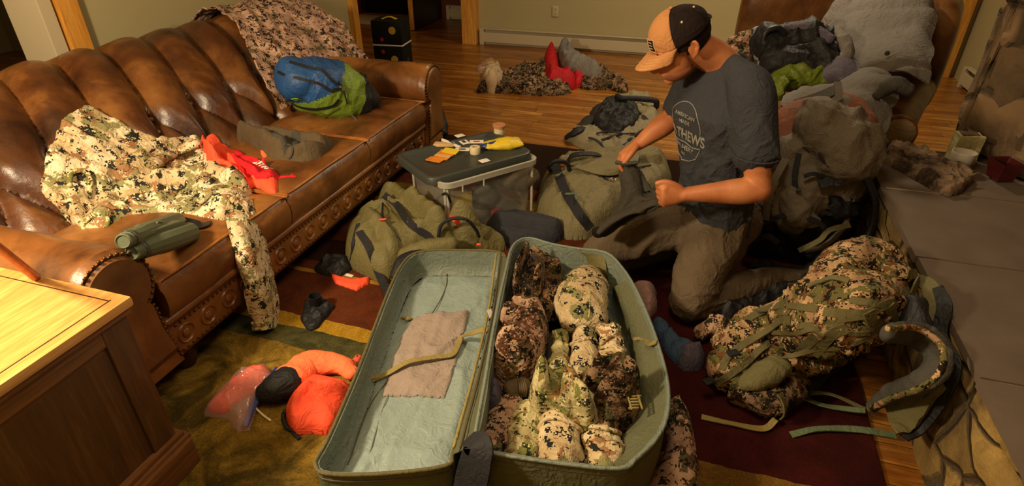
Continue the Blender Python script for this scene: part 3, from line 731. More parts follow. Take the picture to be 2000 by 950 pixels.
# ================= THE OPEN CASE ON THE RUG =================
G = level(.01)
def pl(pts, z): return [at(x, y, z) for x, y in pts]
lid_px = [(616, 908), (645, 928), (760, 926), (868, 912), (884, 890), (905, 820), (940, 720), (968, 600), (982, 520), (978, 494), (900, 490), (822, 492), (785, 518), (757, 575), (728, 650), (695, 735), (640, 860)]
base_px = [(928, 870), (960, 886), (1080, 905), (1205, 917), (1240, 900), (1288, 850), (1306, 790), (1296, 710), (1262, 610), (1226, 540), (1182, 494), (1100, 484), (1035, 466), (1003, 480), (990, 520), (968, 620), (950, 730), (934, 820)]
CASE = thing('open_gear_case', 'large sage green soft travel case lying open with empty lid and packed base', 'travel case', at(900, 700, .01))
def smrim(px, z, k=3): return cat(pl(px, z), k, True)
def tray(nm, px, zr, zb, outm, inm, floorm, pip):
    R = smrim(px, zr); V, F, rings = ring_tray(R, zr, zb, th=.010, inset=.012, base=.012); n = len(R)
    V = V+np.c_[np.zeros((len(V), 2)), np.zeros(len(V))]
    so = mk(nm, V[:4*n], [f for f in F if max(f) < 4*n], outm, CASE, sharp=60)
    V2 = V[3*n:]; nf = [tuple(i-3*n for i in f) for f in F if min(f) >= 3*n]
    wl = mk('inner_wall', *wrinkle((V2, nf), 10, .003, 5), inm, so, sharp=60)
    return R, rings, so
R1, rg1, lid = tray('lid', lid_px, .135, .022, M['bagout'], M['bagwall'], M['bagin'], M['rimweb'])
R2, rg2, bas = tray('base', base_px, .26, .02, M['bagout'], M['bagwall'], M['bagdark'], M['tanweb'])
def floorpatch(ring, z, sc, amp, seed, st=(1, 1, 1), edge=.03, dome=.0, res=.009):
    h = Heap([p[:2] for p in ring], level(z), .002, edge, sc, amp, (), seed, st, smooth=False, wob=0, dome=dome); return h
lining = floorpatch(rg1[-1][::3], .022, 10, .016, 12, (1.5, .45, 1), .04, .006)
ln = mk('lid_lining', *lining.mesh(.009), M['bagin'], lid)
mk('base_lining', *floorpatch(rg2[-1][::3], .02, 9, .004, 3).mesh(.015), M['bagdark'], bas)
L = lambda x, y, dz=.006: hit(x, y, lining.hf)+A([0, 0, dz])
mesh_px = [(745, 778), (868, 780), (885, 735), (918, 613), (850, 614), (806, 625), (785, 660), (765, 720)]
mp = Heap([L(*p) for p in mesh_px], lining.hf, .004, .012, 6, .006, (), 31, smooth=False, wob=0, dome=.006)
mk('mesh_pocket', *mp.mesh(.008), M['mesh'], lid)
Lm = lambda x, y, dz=.006: hit(x, y, mp.hf)+A([0, 0, dz])
mk('divider_cord', *tube([L(915, 495), L(870, 510), L(872, 560), L(840, 620), L(800, 650), L(760, 740), L(720, 800), L(680, 910)][1:], .0022, n=6), M['zip'], lid)
sd = at(950, 645, .15)
mk('cross_strap', *ribbon([Lm(728, 748, .012), Lm(760, 735, .016), Lm(800, 715, .02), Lm(850, 706, .02), Lm(885, 700, .02), Lm(902, 672, .03), at(925, 650, .125), at(952, 643, .15)], .020, .003, [(0, -.1, 1)]*6+[(-.2, -.5, 1)]*2), M['tanweb'], lid)
mk('strap_end', *ribbon([Lm(724, 744, .014), Lm(742, 742, .016)], .022, .006), M['tanweb'], lid)
mk('small_strap_tab', *join(ribbon([L(783, 622, .004), L(800, 630, .02), L(806, 626, .006)], .012, .003), ellip(L(797, 628, .014), (.008, .012, .006))), M['tanweb'], lid)
mk('seam', *tube([L(722, 890), L(745, 810), L(760, 770)], .002, n=6), M['bagwall'], lid)
mk('piping', *tube([p+A([0, 0, .002]) for p in R1[::2]], .006, n=8, k=3, closed=True, cap=False), M['rimweb'], lid)
mk('piping', *tube([p+A([0, 0, .002]) for p in R2[::2]], .0055, n=8, k=3, closed=True, cap=False), M['bagwall'], bas)
for dz, wdt in ((-.025, .004),):
    mk('zipper', *tube([p+A([0, 0, dz])*1.0 for p in rg1[3][::2]], .0035, n=6, k=2, closed=True, cap=False), M['zip'], lid)
    mk('zipper', *tube([(A([p[0], p[1], .235])) for p in [a*.994+A(R2).mean(0)*.006 for a in A(R2)][::2]], .004, n=6, k=2, closed=True, cap=False), M['zip'], bas)
# outward-leaning flap along the right side of the base, and gusset between the halves
fl = [(1222, 540, 1215, 545), (1262, 612, 1240, 612), (1298, 712, 1268, 712), (1308, 790, 1275, 800), (1290, 850, 1255, 850)]
gu = [[at(980, 500, .137), at(982, 500, .20), at(992, 505, .262)], [at(965, 610, .137), at(968, 612, .17), at(970, 620, .262)], [at(935, 730, .137), at(942, 735, .18), at(950, 735, .262)], [at(905, 820, .137), at(918, 830, .18), at(930, 840, .262)], [at(884, 890, .137), at(905, 880, .18), at(928, 872, .262)]]
mk('hinge_gusset', *sheet(gu, 6, .003, 9, .004, 3), M['bagout'], CASE)
gz = [[q+A([-.0, 0, .012]) for q in r] for r in gu]
mk('hinge_zipper', *tube([r[1]+A([-.008, 0, .012]) for r in gu], .004, n=8), M['zip'], CASE)
mk('hinge_piping', *tube([r[1]+A([-.028, 0, .004]) for r in gu], .005, n=8), M['tanweb'], CASE)
mk('grab_handle', *ribbon([at(915, 858, .26), at(934, 872, .285), at(930, 900, .255), at(922, 935, .20), at(914, 975, .13), at(905, 1010, .06)], [.045, .075, .085, .09, .09, .09], .010, [(-.2, -.2, 1), (-.15, -.6, .8), (-.1, -.8, .5), (-.1, -.9, .4), (-.1, -.9, .4), (-.1, -.9, .4)]), M['web'], CASE)
mk('grab_handle', *tube([at(855, 470, .12), at(862, 440, .2), at(885, 427, .24), at(912, 430, .23), at(930, 450, .16), at(935, 462, .12)], .008, n=10), M['web'], CASE)
mk('strap_tab', *ribbon([at(1238, 662, .20), at(1262, 662, .225), at(1268, 672, .25), at(1283, 668, .27)], [.014, .02, .02, .018], .004), M['tanweb'], bas)
mk('inner_flap', *sheet([[at(1226, 545, .258), at(1200, 560, .20), at(1195, 570, .12)], [at(1262, 615, .258), at(1238, 640, .20), at(1225, 645, .12)], [at(1293, 712, .258), at(1255, 720, .2), at(1240, 725, .12)], [at(1303, 790, .258), at(1262, 800, .19), at(1240, 800, .12)], [at(1285, 850, .258), at(1235, 850, .19), at(1215, 850, .12)], [at(1245, 895, .258), at(1222, 890, .19), at(1210, 875, .10)], [at(1205, 915, .258), at(1200, 905, .19), at(1195, 885, .10)]], 5, .004, 9, .005, 8), M['bagout'], bas)
mk('end_pocket', *sheet([[at(1035, 470, .25), at(1045, 500, .2), at(1050, 530, .12)], [at(1100, 488, .25), at(1105, 505, .2), at(1105, 540, .12)], [at(1150, 496, .25), at(1150, 515, .2), at(1150, 545, .12)], [at(1180, 500, .25), at(1185, 530, .2), at(1190, 560, .12)]], 5, .004, 10, .006, 9), M['duf'], bas)
mk('side_shade_sheet', *sheet([[at(1003, 488, .25), at(1003, 500, .14), at(1003, 515, .03)], [at(993, 530, .25), at(990, 545, .14), at(990, 560, .03)], [at(972, 620, .25), at(970, 640, .14), at(970, 660, .03)], [at(955, 730, .25), at(955, 750, .14), at(955, 770, .03)], [at(938, 830, .25), at(938, 850, .14), at(940, 870, .04)]], 6, .004, 9, .006, 11), M['bagdark'], bas)  # dark brown sheet that paints shade onto the left inner wall
mk('care_label', *ribbon([at(955, 605, .19), at(960, 620, .17)], .02, .001, (.7, -.3, .5)), M['white'], CASE)

# ---- clothes packed in the base, each a thing ----
def roll(name, label, a, b, r, m, seed, sc=16, amp=.012, z=.13, mid=None, sq=.85, group=None, cat_='rolled garment', bands=1):
    P = [at(*a, z), at(*b, z)]
    if mid: P.insert(1, at(*mid, z+.01))
    d = N(P[-1]-P[0]); R = r if isinstance(r, list) else [r*.96, r*.96]
    if len(P) == 3 and len(R) == 2: R = [R[0], max(R)*1.03, R[1]]
    k = [P[0]]+P[1:]; V, F = tube(k, R, n=44, k=28, sq=sq); V = A(V)
    if sc: V, F = wrinkle((V, F), sc, amp, seed); 
    o = mk(name, V, F, m); meta(o, label, cat_, group)
    for q in range(bands):
        t_ = .3+.45*q; c = P[0]*(1-t_)+P[-1]*t_; rr = np.interp(t_, [0, 1], [R[0], R[-1]])
        s = N(np.cross(d, [0, 0, 1])); w = np.cross(s, d)
        ang = np.linspace(0, math.pi, 12); mk('rolled_edge', *tube([c+s*(rr*1.03)*math.cos(x)+w*(rr*sq*1.05)*math.sin(x)+d*.012*math.sin(x*2+seed) for x in ang], .007, n=8, k=3), m, o)
    return o
roll('rolled_garment', 'dark rose camo roll in the lower left corner of the case', (1000, 795), (955, 880), .050, M['camoB'], 1, z=.12)
roll('rolled_garment', 'olive and tan camo roll at the near end, left of the pale roll', (1035, 805), (1022, 885), .052, M['camoC'], 2, z=.13)
roll('rolled_garment', 'thick pale pink camo roll at the near end of the case', (1092, 825), (1098, 895), .063, M['camoE'], 3, z=.15)
roll('rolled_garment', 'black flecked camo roll at the near right end of the case', (1170, 835), (1180, 905), .058, M['camoA'], 4, z=.14, sc=20, amp=.016)
roll('rolled_garment', 'slim pointed green camo roll, left of the white spotted roll', (1095, 655), (1090, 735), [.026, .04], M['camoC'], 5, z=.16, bands=0)
roll('rolled_garment', 'white camo roll with large black spots in the middle of the case', (1142, 655), (1138, 740), [.042, .05], M['camoE'], 6, z=.16, amp=.008)
roll('rolled_garment', 'crumpled tan camo roll against the right wall of the case', (1190, 650), (1203, 735), .040, M['camoA'], 7, z=.16, sc=24, amp=.018)
# large stuffed sack
c0, c1 = at(1140, 622, .15), at(1145, 540, .16); mid = at(1135, 590, .17)
V, F = tube([c0, mid, at(1142, 560, .18), at(1147, 537, .17), at(1150, 527, .16)], [.098, .108, .092, .056, .022], n=56, k=16, sq=.85); V, F = wrinkle((V, F), 9, .010, 21)
o = meta(mk('stuff_sack', V, F, M['camoE']), 'bulging pale camo stuff sack with pointed top at the far end of the case', 'stuff sack')
mk('compression_strap', *ribbon([at(1090, 560, .20), at(1110, 545, .235), at(1140, 541, .25), at(1170, 545, .24), at(1190, 560, .21)], .012, .003, (0, -.5, 1)), M['olweb'], o)
mk('seam', *tube([at(1152, 545, .245), at(1153, 580, .25), at(1150, 620, .235)], .0025, n=6), M['camoC'], o)
def inbag(name, label, px, m, h, seed, z=.09, ridges=(), sc=16, amp=.018, cat_='garment', edge=.05, res=.006, group=None):
    hp = Heap([at(x, y, z+h*.7) for x, y in px], level(z), h, edge, sc, amp, [([at(*q, z+h) for q in r], w, a) for r, w, a in ridges], seed)
    o = mk(name, *hp.mesh(res), m); meta(o, label, cat_, group); return o, hp
o, _ = inbag('folded_jacket', 'folded dark rose camo jacket against the left wall of the case', [(990, 590), (1030, 585), (1070, 605), (1068, 660), (1055, 700), (1030, 728), (975, 730), (958, 700), (965, 640)], M['camoB'], .13, 11, ridges=[([(965, 690), (1060, 700)], .03, .16), ([(985, 640), (1065, 650)], .02, .15)], cat_='jacket')
o, _ = inbag('crumpled_shirt', 'crumpled lime and olive camo shirt in the middle of the case', [(1045, 715), (1080, 722), (1110, 745), (1150, 760), (1175, 790), (1165, 830), (1120, 830), (1080, 808), (1045, 800), (1030, 770)], M['camoC'], .14, 12, ridges=[([(1055, 735), (1060, 780), (1100, 795)], .03, .14), ([(1110, 760), (1150, 810)], .03, .14)], sc=16, amp=.022, cat_='shirt')
o, _ = inbag('camo_hip_pouch', 'crumpled brown camo pouch with tan buckle, right side of the case', [(1120, 735), (1170, 725), (1225, 725), (1250, 745), (1255, 790), (1225, 825), (1180, 830), (1150, 790)], M['camoD'], .15, 13, ridges=[([(1130, 750), (1200, 745), (1240, 760)], .02, .17), ([(1150, 775), (1225, 775)], .018, .165)], sc=22, amp=.026, cat_='pouch')
bk = at(1240, 786, .25)
mk('ladder_buckle', *join(*[box(bk+A([.0, .012*i, .0]), (.03, .005, .006), .0015, .35) for i in (-2, -1, 0, 1, 2)]+[box(bk+A([dx*math.cos(.35), dx*math.sin(.35), 0]), (.005, .055, .006), .0015, .35) for dx in (-.015, .015)]), M['tanweb'], o)
o, _ = inbag('glove_bundle', 'dark tangled bundle of camo gloves and straps at the far left end of the case', [(1010, 505), (1050, 495), (1095, 520), (1105, 560), (1095, 590), (1045, 600), (1000, 595), (990, 560)], M['camoD'], .12, 14, ridges=[([(1000, 590), (1010, 545), (1030, 520)], .015, .15), ([(1040, 590), (1060, 550), (1090, 545)], .02, .15)], sc=24, amp=.028, cat_='gloves')
gb = o
mk('ear_loop', *tube([at(1012, 530, .20), at(1018, 508, .24), at(1035, 500, .24), at(1048, 512, .22)], .008, n=8), M['purple'], gb)
for q in ((1036, 535, .012, .020), (1024, 563, .014, .026)): mk('yellow_palm_patch', *ellip(at(q[0], q[1], .205), (q[2], q[3], .012)), M['foil_y'], gb)['label'] = 'mustard yellow patch'
mk('red_tag', *box(at(1065, 535, .225), (.015, .02, .006), .002, .3), M['red'], gb)
for i, (a, b, c) in enumerate(((1000, 560, 1040), (1005, 575, 1050), (1020, 545, 1060))): mk('webbing_loop', *tube([at(a, b, .18), at((a+c)/2, b-18, .225), at(c, b+5, .19)], .006, n=8), M['dgrey'], gb)
o, _ = inbag('grey_sock', 'small crumpled grey cloth at the left wall of the case', [(950, 745), (975, 738), (985, 760), (975, 785), (952, 780)], M['purple'], .11, 15, sc=24, cat_='sock')
roll('knit_cap', 'dark brown ribbed knit roll beside the grey cloth', (1000, 762), (1022, 755), .036, M['brnjkt'], 16, z=.14, sc=20, amp=.005, cat_='cap', bands=0)
for i in range(4): mk('rib_band', *tube([at(1012+i*4, 742+1*i, .168), at(1016+i*4, 760, .176), at(1015+i*4, 775, .15)], .0035, n=6), M['brnjkt'], bpy.data.objects['knit_cap'])

# ================= ON THE RUG, LEFT OF THE CASE =================
def floorheap(name, label, px, m, h, seed, cat_, z=.01, zt=None, ridges=(), sc=14, amp=.014, edge=.04, res=.007, base=None, parent=None, dome=0, smooth=True, st=(1, 1, 1), group=None, wob=.006):
    base = base or level(z); zt = .35*h if zt is None else zt
    hp = Heap([hit(q[0], q[1], lambda X, Y: base(X, Y)+(q[2] if len(q) > 2 else zt)) for q in px], base, h, edge, sc, amp, [([hit(*q, lambda X, Y: base(X, Y)+h) for q in r[0]],)+tuple(r[1:]) for r in ridges], seed, st, smooth, dome, wob)
    o = mk(name, *hp.mesh(res), m, parent)
    if label: meta(o, label, cat_, group)
    return o, hp
o, h1 = floorheap('orange_pouch', 'flat bright orange pouch on the rug beside the olive duffel', [(645, 535), (690, 545), (722, 540), (720, 552), (696, 567), (655, 553)], M['orange'], .012, 41, 'pouch', edge=.015, smooth=False, res=.005, amp=.003, zt=.012)
p = hit(682, 539, h1.hf)+A([0, 0, .003]); mk('white_label', *box(p, (.04, .018, .002), .001, -.1), M['white'], o)
# black scope cap with strap
c = at(620, 606, .01)
o = meta(mk('strap_harness', *(lambda h: h.mesh(.006))(Heap([at(x, y, .02) for x, y in [(600, 590), (640, 588), (655, 600), (635, 618), (620, 640), (596, 638), (588, 615)]], G, .02, .02, 30, .018, (), 44, wob=.008)), M['blk']), 'black crumpled harness with a round cup on the brown rug stripe', 'harness')
mk('round_cup', *lathe(c+A([0, 0, .02]), [(.001, 0), (.024, 0), (.026, .004), (.026, .05), (.028, .054), (.024, .054), (.022, .01), (.001, .01)], 28), M['rubber'], o, sharp=40)
o, _ = floorheap('black_strap_pile', 'black straps in the shadow between sofa and olive duffel', [(612, 525), (640, 505), (672, 500), (690, 520), (665, 540), (630, 535)], M['blk'], .03, 45, 'straps', sc=28, amp=.02)
# zip bag
o, hb = floorheap('zip_bag', 'clear zip bag with blue seal holding orange cord on the rug', [(395, 808), (420, 770), (470, 725), (520, 712), (535, 735), (505, 785), (485, 835), (462, 842), (440, 812)], M['plastic'], .05, 46, 'plastic bag', sc=20, amp=.02, edge=.06, smooth=False, res=.006)
_, hi = floorheap('orange_cord_bundle', None, [(402, 803), (430, 772), (480, 728), (522, 722), (510, 755), (455, 790), (440, 808)], M['orange'], .028, 47, '', sc=26, amp=.02, parent=o)
mk('blue_seal', *ribbon([hit(545, 722, hb.hf)+A([0, 0, .008]), hit(520, 752, hb.hf)+A([0, 0, .008]), hit(495, 795, hb.hf)+A([0, 0, .006]), hit(478, 835, hb.hf)+A([0, 0, .004])], .022, .004, (.2, -.2, 1)), M['foil_b'], o)
# orange stuff sack with black end
P = [at(688, 730, .04), at(660, 712, .045), at(610, 712, .05), at(575, 735, .055), at(553, 752, .055)]
V, F = tube(P, [.030, .038, .052, .058, .055], n=36, k=14, sq=.8); V, F = wrinkle((V, F), 12, .007, 51)
o = meta(mk('orange_stuff_sack', V, F, M['orange2']), 'curved pale orange stuff sack with black end above the orange beanie', 'stuff sack')
V, F = tube([at(562, 747, .055), at(540, 757, .055), at(518, 765, .045), at(508, 768, .035)], [.064, .056, .040, .018], n=36, k=10, sq=.85); V, F = wrinkle((V, F), 24, .005, 52, (1, 1, 3))
mk('black_end', *(V, F), M['blk'], o)
mk('cord_lock', *ellip(at(505, 772, .03), (.011, .009, .009)), M['metal'], o)
mk('draw_cord', *tube([at(508, 775, .025), at(495, 790, .02), at(510, 808, .016), at(528, 822, .014)], .004, n=6), M['tape'], o)
mk('toggle', *ellip(at(497, 790, .024), (.01, .014, .009)), M['tape'], o)
# orange beanie
o, hb = floorheap('orange_cloth_bag', 'bright orange cloth bag lying crumpled against the case lid', [(556, 800), (575, 765), (612, 740), (660, 742), (688, 765), (672, 800), (645, 840), (600, 843), (570, 840)], M['orange'], .06, 53, 'bag', sc=13, amp=.018, edge=.06, ridges=[([(630, 770), (680, 765)], .022, .075), ([(575, 835), (570, 800), (600, 760)], .02, .05)])
mk('dark_hem', *tube([at(557, 803, .03), at(553, 815, .02), at(560, 835, .016), at(578, 845, .015)], .007, n=8), M['blk'], o)
mk('zip_pull', *ribbon([at(570, 842, .014), at(585, 858, .014)], .012, .006), M['blk'], o)
# multitool
a, b = at(668, 735, .02), at(700, 697, .02); d = N(b-a); s_ = N(np.cross(d, [0, 0, 1]))
o = thing('folding_knife', 'orange handled folding knife lying open between sack and case', 'knife', (a+b)/2)
mk('handle', *tube([a+d*.02, (a+b)/2+d*.01+s_*.003, b], [(.011, .007), (.014, .008), (.012, .007)], n=14), M['orange'], o)
mk('blade', *join(box((a+b)/2+s_*.016+A([0, 0, .002]), (.08, .014, .003), .001, math.atan2(d[1], d[0]))), M['metal'], o)
mk('grip_inlay', *box((a+b)/2-s_*.003+A([0, 0, .008]), (.045, .006, .003), .001, math.atan2(d[1], d[0])), M['rubber'], o)
mk('lanyard_hole', *cyl(b-d*.006+A([0, 0, .004]), b-d*.006+A([0, 0, .0085]), .0035), M['rubber'], o)

# ================= OLIVE DUFFELS =================
o, hd = floorheap('olive_duffel_bag', 'slumped olive duffel bag with black straps beside the sofa', [(676, 470), (700, 425, .06), (742, 372, .16), (790, 362, .18), (850, 378, .18), (880, 408, .16), (930, 432, .12), (975, 462, .06), (982, 484), (900, 500), (820, 510), (760, 545), (705, 530), (680, 510)], M['duf'], .13, 61, 'duffel bag', sc=6, amp=.05, edge=.12, dome=.05, zt=.02, ridges=[([(745, 380), (830, 430), (880, 470)], .05, .17), ([(900, 440), (970, 470)], .06, .16), ([(720, 430), (770, 480)], .05, .13)], res=.009)
D = lambda x, y, dz=.008: hit(x, y, hd.hf)+A([0, 0, dz])
mk('shoulder_strap', *ribbon([D(750, 385, .012), D(775, 405, .014), D(800, 440, .014), D(835, 465, .014), D(862, 478, .014)], .035, .006, (.2, -.5, 1)), M['web'], o)
mk('shoulder_strap', *ribbon([D(702, 455), D(722, 490, .014), D(740, 540, .02), at(765, 590, .03)], .035, .006, (.3, -.4, 1)), M['web'], o)
mk('carry_handle', *ribbon([D(700, 440), D(690, 480), D(682, 520)], .02, .005, (-.2, -.3, 1)), M['web'], o)
mk('zipper_pull', *box(D(748, 432), (.03, .01, .008), .003, .6), M['orange'], o)
mk('zipper_track', *tube([D(748, 400), D(750, 430), D(780, 470), D(800, 500)], .005, n=8), M['blk'], o)
mk('sewn_label', *ribbon([D(868, 412, .006), D(885, 425, .006), D(898, 440, .006)], .035, .003, (.4, -.5, .7)), M['orange'], o)['label'] = 'orange and white sewn label'
mk('label_print', *ribbon([D(872, 420, .0095), D(886, 433, .0095)], .012, .001, (.4, -.5, .7)), M['white'], o)
mk('side_handle_loop', *tube([D(848, 395), at(870, 378, .30), at(880, 395, .26)], .006, n=8), M['blk'], o)
mk('side_pocket', *wrinkle(tube([at(790, 500, .09), at(830, 487, .11), at(880, 478, .12)], [.035, .045, .04], n=24, k=10), 14, .008, 4), M['duf'], o)
mk('end_grip', *tube([at(770, 540, .09), at(782, 510, .13), at(800, 498, .13), at(830, 492, .12)], [(.022, .012)]*4, n=12), M['blk'], o)
mk('zip_tag', *box(at(935, 478, .14), (.02, .012, .008), .003, .2), M['orange'], o)
# dark folded fleece
o, hf_ = floorheap('navy_fleece', 'folded dark grey fleece on the rug between the two duffels', [(950, 440), (990, 420), (1050, 425), (1098, 440), (1100, 462), (1060, 475), (1000, 478), (975, 465)], M['navy'], .06, 62, 'fleece', sc=9, amp=.014, ridges=[([(975, 432), (1085, 445)], .05, .07)], edge=.04)
# second duffel
o, hd2 = floorheap('sage_duffel_bag', 'sage green duffel bag in front of the kneeling man with black straps', [(1050, 395), (1062, 340), (1110, 315), (1180, 300), (1250, 300), (1300, 310), (1310, 360), (1240, 400), (1180, 440), (1130, 455), (1080, 440)], M['duf2'], .10, 63, 'duffel bag', sc=6, amp=.035, edge=.12, dome=.05, zt=.05, ridges=[([(1100, 335), (1190, 330), (1280, 325)], .05, .12)], res=.009)
D = lambda x, y, dz=.008: hit(x, y, hd2.hf)+A([0, 0, dz])
mk('shoulder_strap', *ribbon([D(1085, 325), D(1092, 350, .012), D(1108, 385, .012), D(1130, 420, .012), D(1152, 450, .012)], .05, .006, (-.1, -.5, 1)), M['web'], o)
mk('strap_buckle', *join(box(D(1117, 385, .018), (.07, .016, .008), .003, .35), box(D(1125, 392, .018), (.012, .05, .008), .003, .35)), M['grnweb'], o)
mk('carry_handle', *tube([D(1075, 335), at(1072, 326, .22), at(1084, 316, .25), at(1106, 318, .23), at(1112, 332, .18)], .012, n=10), M['blk'], o)
mk('carry_handle', *ribbon([D(1105, 320), at(1120, 303, .24), at(1160, 301, .24), D(1185, 312)], .03, .008, (0, -.5, 1)), M['blk'], o)
mk('zipper_track', *tube([D(1110, 325), D(1160, 335), D(1210, 335), D(1270, 325)], .005, n=8), M['zip'], o)
mk('zip_tag', *box(D(1098, 327, .01), (.02, .012, .01), .003), M['red'], o)
mk('open_flap', *sheet([[D(1120, 335, .02), at(1140, 318, .2), D(1170, 310, .03)], [D(1180, 350, .02), at(1190, 325, .21), D(1200, 310, .03)], [D(1240, 340, .02), at(1245, 318, .2), D(1250, 305, .03)]], 8, .005, 12, .012, 5), M['duf2'], o)
def text(s, size, org, xd, yd, mat, parent, name, depth=.0012, base=None, bold=False, up=None):
    cu = bpy.data.curves.new('t', 'FONT'); cu.body = s; cu.size = size; cu.align_x = 'CENTER'; cu.align_y = 'CENTER'; cu.resolution_u = 3; cu.extrude = 0
    if bold: cu.offset = size*.03
    ob = bpy.data.objects.new('t', cu); COL.objects.link(ob); dg = bpy.context.evaluated_depsgraph_get(); me = bpy.data.meshes.new_from_object(ob.evaluated_get(dg))
    bm = bmesh.new(); bm.from_mesh(me); bmesh.ops.triangulate(bm, faces=bm.faces[:])
    for _ in range(2): bmesh.ops.subdivide_edges(bm, edges=[e for e in bm.edges if e.calc_length() > size*.18], cuts=1)
    V, F = from_bm(bm); bpy.data.objects.remove(ob); bpy.data.meshes.remove(me); bpy.data.curves.remove(cu)
    xd, yd = A(xd, dtype=float), A(yd, dtype=float); W = []
    for v in V:
        p = A(org)+xd*v[0]+yd*v[1]; W.append(base(p) if base else p)
    return mk(name, W, F, mat, parent, smooth=False)
def onheap(hp, dz=.004):
    def f(p): q = p.copy(); q[2] = float(hp.hf(A([p[0]]), A([p[1]]))[0])+dz; return q
    return f
text('SITKA', .04, D(1200, 352), N([.85, .5, 0]), N([-.5, .85, 0]), M['tape'], o, 'printed_lettering', base=onheap(hd2))
# pack on the wood floor
o, hp = floorheap('grey_day_pack', 'small grey day pack with black padded back lying on the wood floor', [(1102, 268), (1150, 258), (1160, 235), (1185, 200), (1230, 190), (1270, 195), (1290, 235), (1270, 270), (1230, 295), (1170, 296)], M['daypk'], .06, 64, 'backpack', z=0, sc=14, amp=.035, edge=.07, dome=.02, res=.009)
D = lambda x, y, dz=.008: hit(x, y, hp.hf)+A([0, 0, dz])
q = Heap([D(x, y) for x, y in [(1150, 228), (1175, 205), (1220, 198), (1248, 215), (1240, 245), (1200, 262), (1168, 250)]], hp.hf, .03, .05, 8, .006, (), 65)
mk('padded_back_panel', *q.mesh(.009), M['blk'], o)
mk('top_grip', *tube([D(1205, 200, .05), at(1215, 192, .14), at(1250, 193, .14), at(1280, 197, .13), at(1282, 208, .08)], .022, n=12), M['blk'], o)
mk('hip_fin', *wrinkle(tube([D(1155, 232), D(1130, 255), D(1106, 270)], [(.05, .02), (.04, .015), (.02, .012)], n=14, k=10), 12, .008), M['blk'], o)
for a, b in (((1165, 262), (1215, 262)), ((1175, 275), (1240, 262)), ((1240, 215), (1275, 250)), ((1150, 270), (1180, 290)), ((1215, 285), (1285, 240))):
    mk('side_strap', *ribbon([D(*a, .006), D((a[0]+b[0])/2, (a[1]+b[1])/2, .02), D(*b, .006)], .02, .005), M['web'], o)
mk('red_cord', *tube([D(1225, 290), at(1250, 270, .15), D(1290, 262)], .006, n=6), M['crimson'], o)

# ================= PLASTIC BIN =================
o = thing('storage_bin', 'clear plastic storage bin with dark grey lid resting askew', 'storage bin', at(930, 400, .01))
c = A([(-1.34-1.05)/2, 0, 0]); u = N(A([-.72+1.05, 2.72-2.29, 0])); v = A([-u[1], u[0], 0]); O = A([-1.055, 2.285, 0]); LB, WB = .56, .395
def rrect(c, u, v, l, w, r, z, k=4):
    out = []
    for sx, sy, a0 in ((1, 1, 0), (-1, 1, 1), (-1, -1, 2), (1, -1, 3)):
        for i in range(k+1):
            a = (a0+i/k)*math.pi/2; out.append(c+u*(sx*(l/2-r)+r*math.cos(a))+v*(sy*(w/2-r)+r*math.sin(a))+A([0, 0, z]))
    return out
C0 = O+u*LB/2+v*WB/2
def walls(ls):
    V = []; F = []; n = len(ls[0])
    for r in ls: V += r
    for k in range(len(ls)-1):
        for i in range(n): F.append((k*n+i, k*n+(i+1) % n, (k+1)*n+(i+1) % n, (k+1)*n+i))
    return V, F
n = 20
VV, FF = walls([rrect(C0, u, v, LB-.08, WB-.08, .04, .016), rrect(C0, u, v, LB-.06, WB-.06, .05, .018), rrect(C0, u, v, LB-.02, WB-.02, .05, .31)]); FF.append(tuple(range(n-1, -1, -1)))
mk('tub', VV, FF, M['bin'], o, sharp=50)
VV, FF = walls([rrect(C0, u, v, LB-.02, WB-.02, .05, .295), rrect(C0, u, v, LB+.01, WB+.01, .055, .298), rrect(C0, u, v, LB+.012, WB+.012, .055, .325), rrect(C0, u, v, LB-.008, WB-.008, .05, .327), rrect(C0, u, v, LB-.016, WB-.016, .05, .31)])
mk('rim', VV, FF, M['binrim'], o, sharp=50)
for cc in ((-1, -1), (1, -1), (-1, 1)): 
    e = C0+u*cc[0]*(LB/2-.03)+v*cc[1]*(WB/2-.03); mk('corner_rib', *join(box(e+A([0, 0, .16])+u*cc[0]*.01, (.012, .012, .27), .004), box(e+v*cc[1]*.01+A([0, 0, .16]), (.012, .012, .27), .004)), M['binrim'], o)
for k in (.1, .22): mk('rim_rib', *box(O+u*k-v*.002+A([0, 0, .283]), (.006, .01, .04), .002, math.atan2(u[1], u[0])), M['binrim'], o)
CL = C0-u*.02+v*.045; zt = .335
ll, lw = LB+.05, WB+.0
rings = [rrect(CL, u, v, ll-.01, lw-.01, .05, zt-.03), rrect(CL, u, v, ll, lw, .055, zt-.028), rrect(CL, u, v, ll, lw, .055, zt+.006), rrect(CL, u, v, ll-.012, lw-.012, .05, zt+.012), rrect(CL, u, v, ll-.045, lw-.045, .04, zt+.011), rrect(CL, u, v, ll-.06, lw-.06, .04, zt+.001)]
V, F = walls(rings); F.append(tuple(5*n+i for i in range(n)))
lidz = mk('bin_lid', V, F, M['lid'], o, sharp=50)
for px in ((898, 265), (946, 314)):
    p = at(*px, zt+.014); mk('white_sticker', *box(p, (.05, .04, .002), .0008, math.atan2(u[1], u[0])), M['white'], lidz)
LZ = zt+.002
def inb(px, py, dep):
    d = ray(px, py); c0 = A([0, 0, CAMH]); t_ = (dep-(c0-O)@v)/(d@v); return c0+d*t_
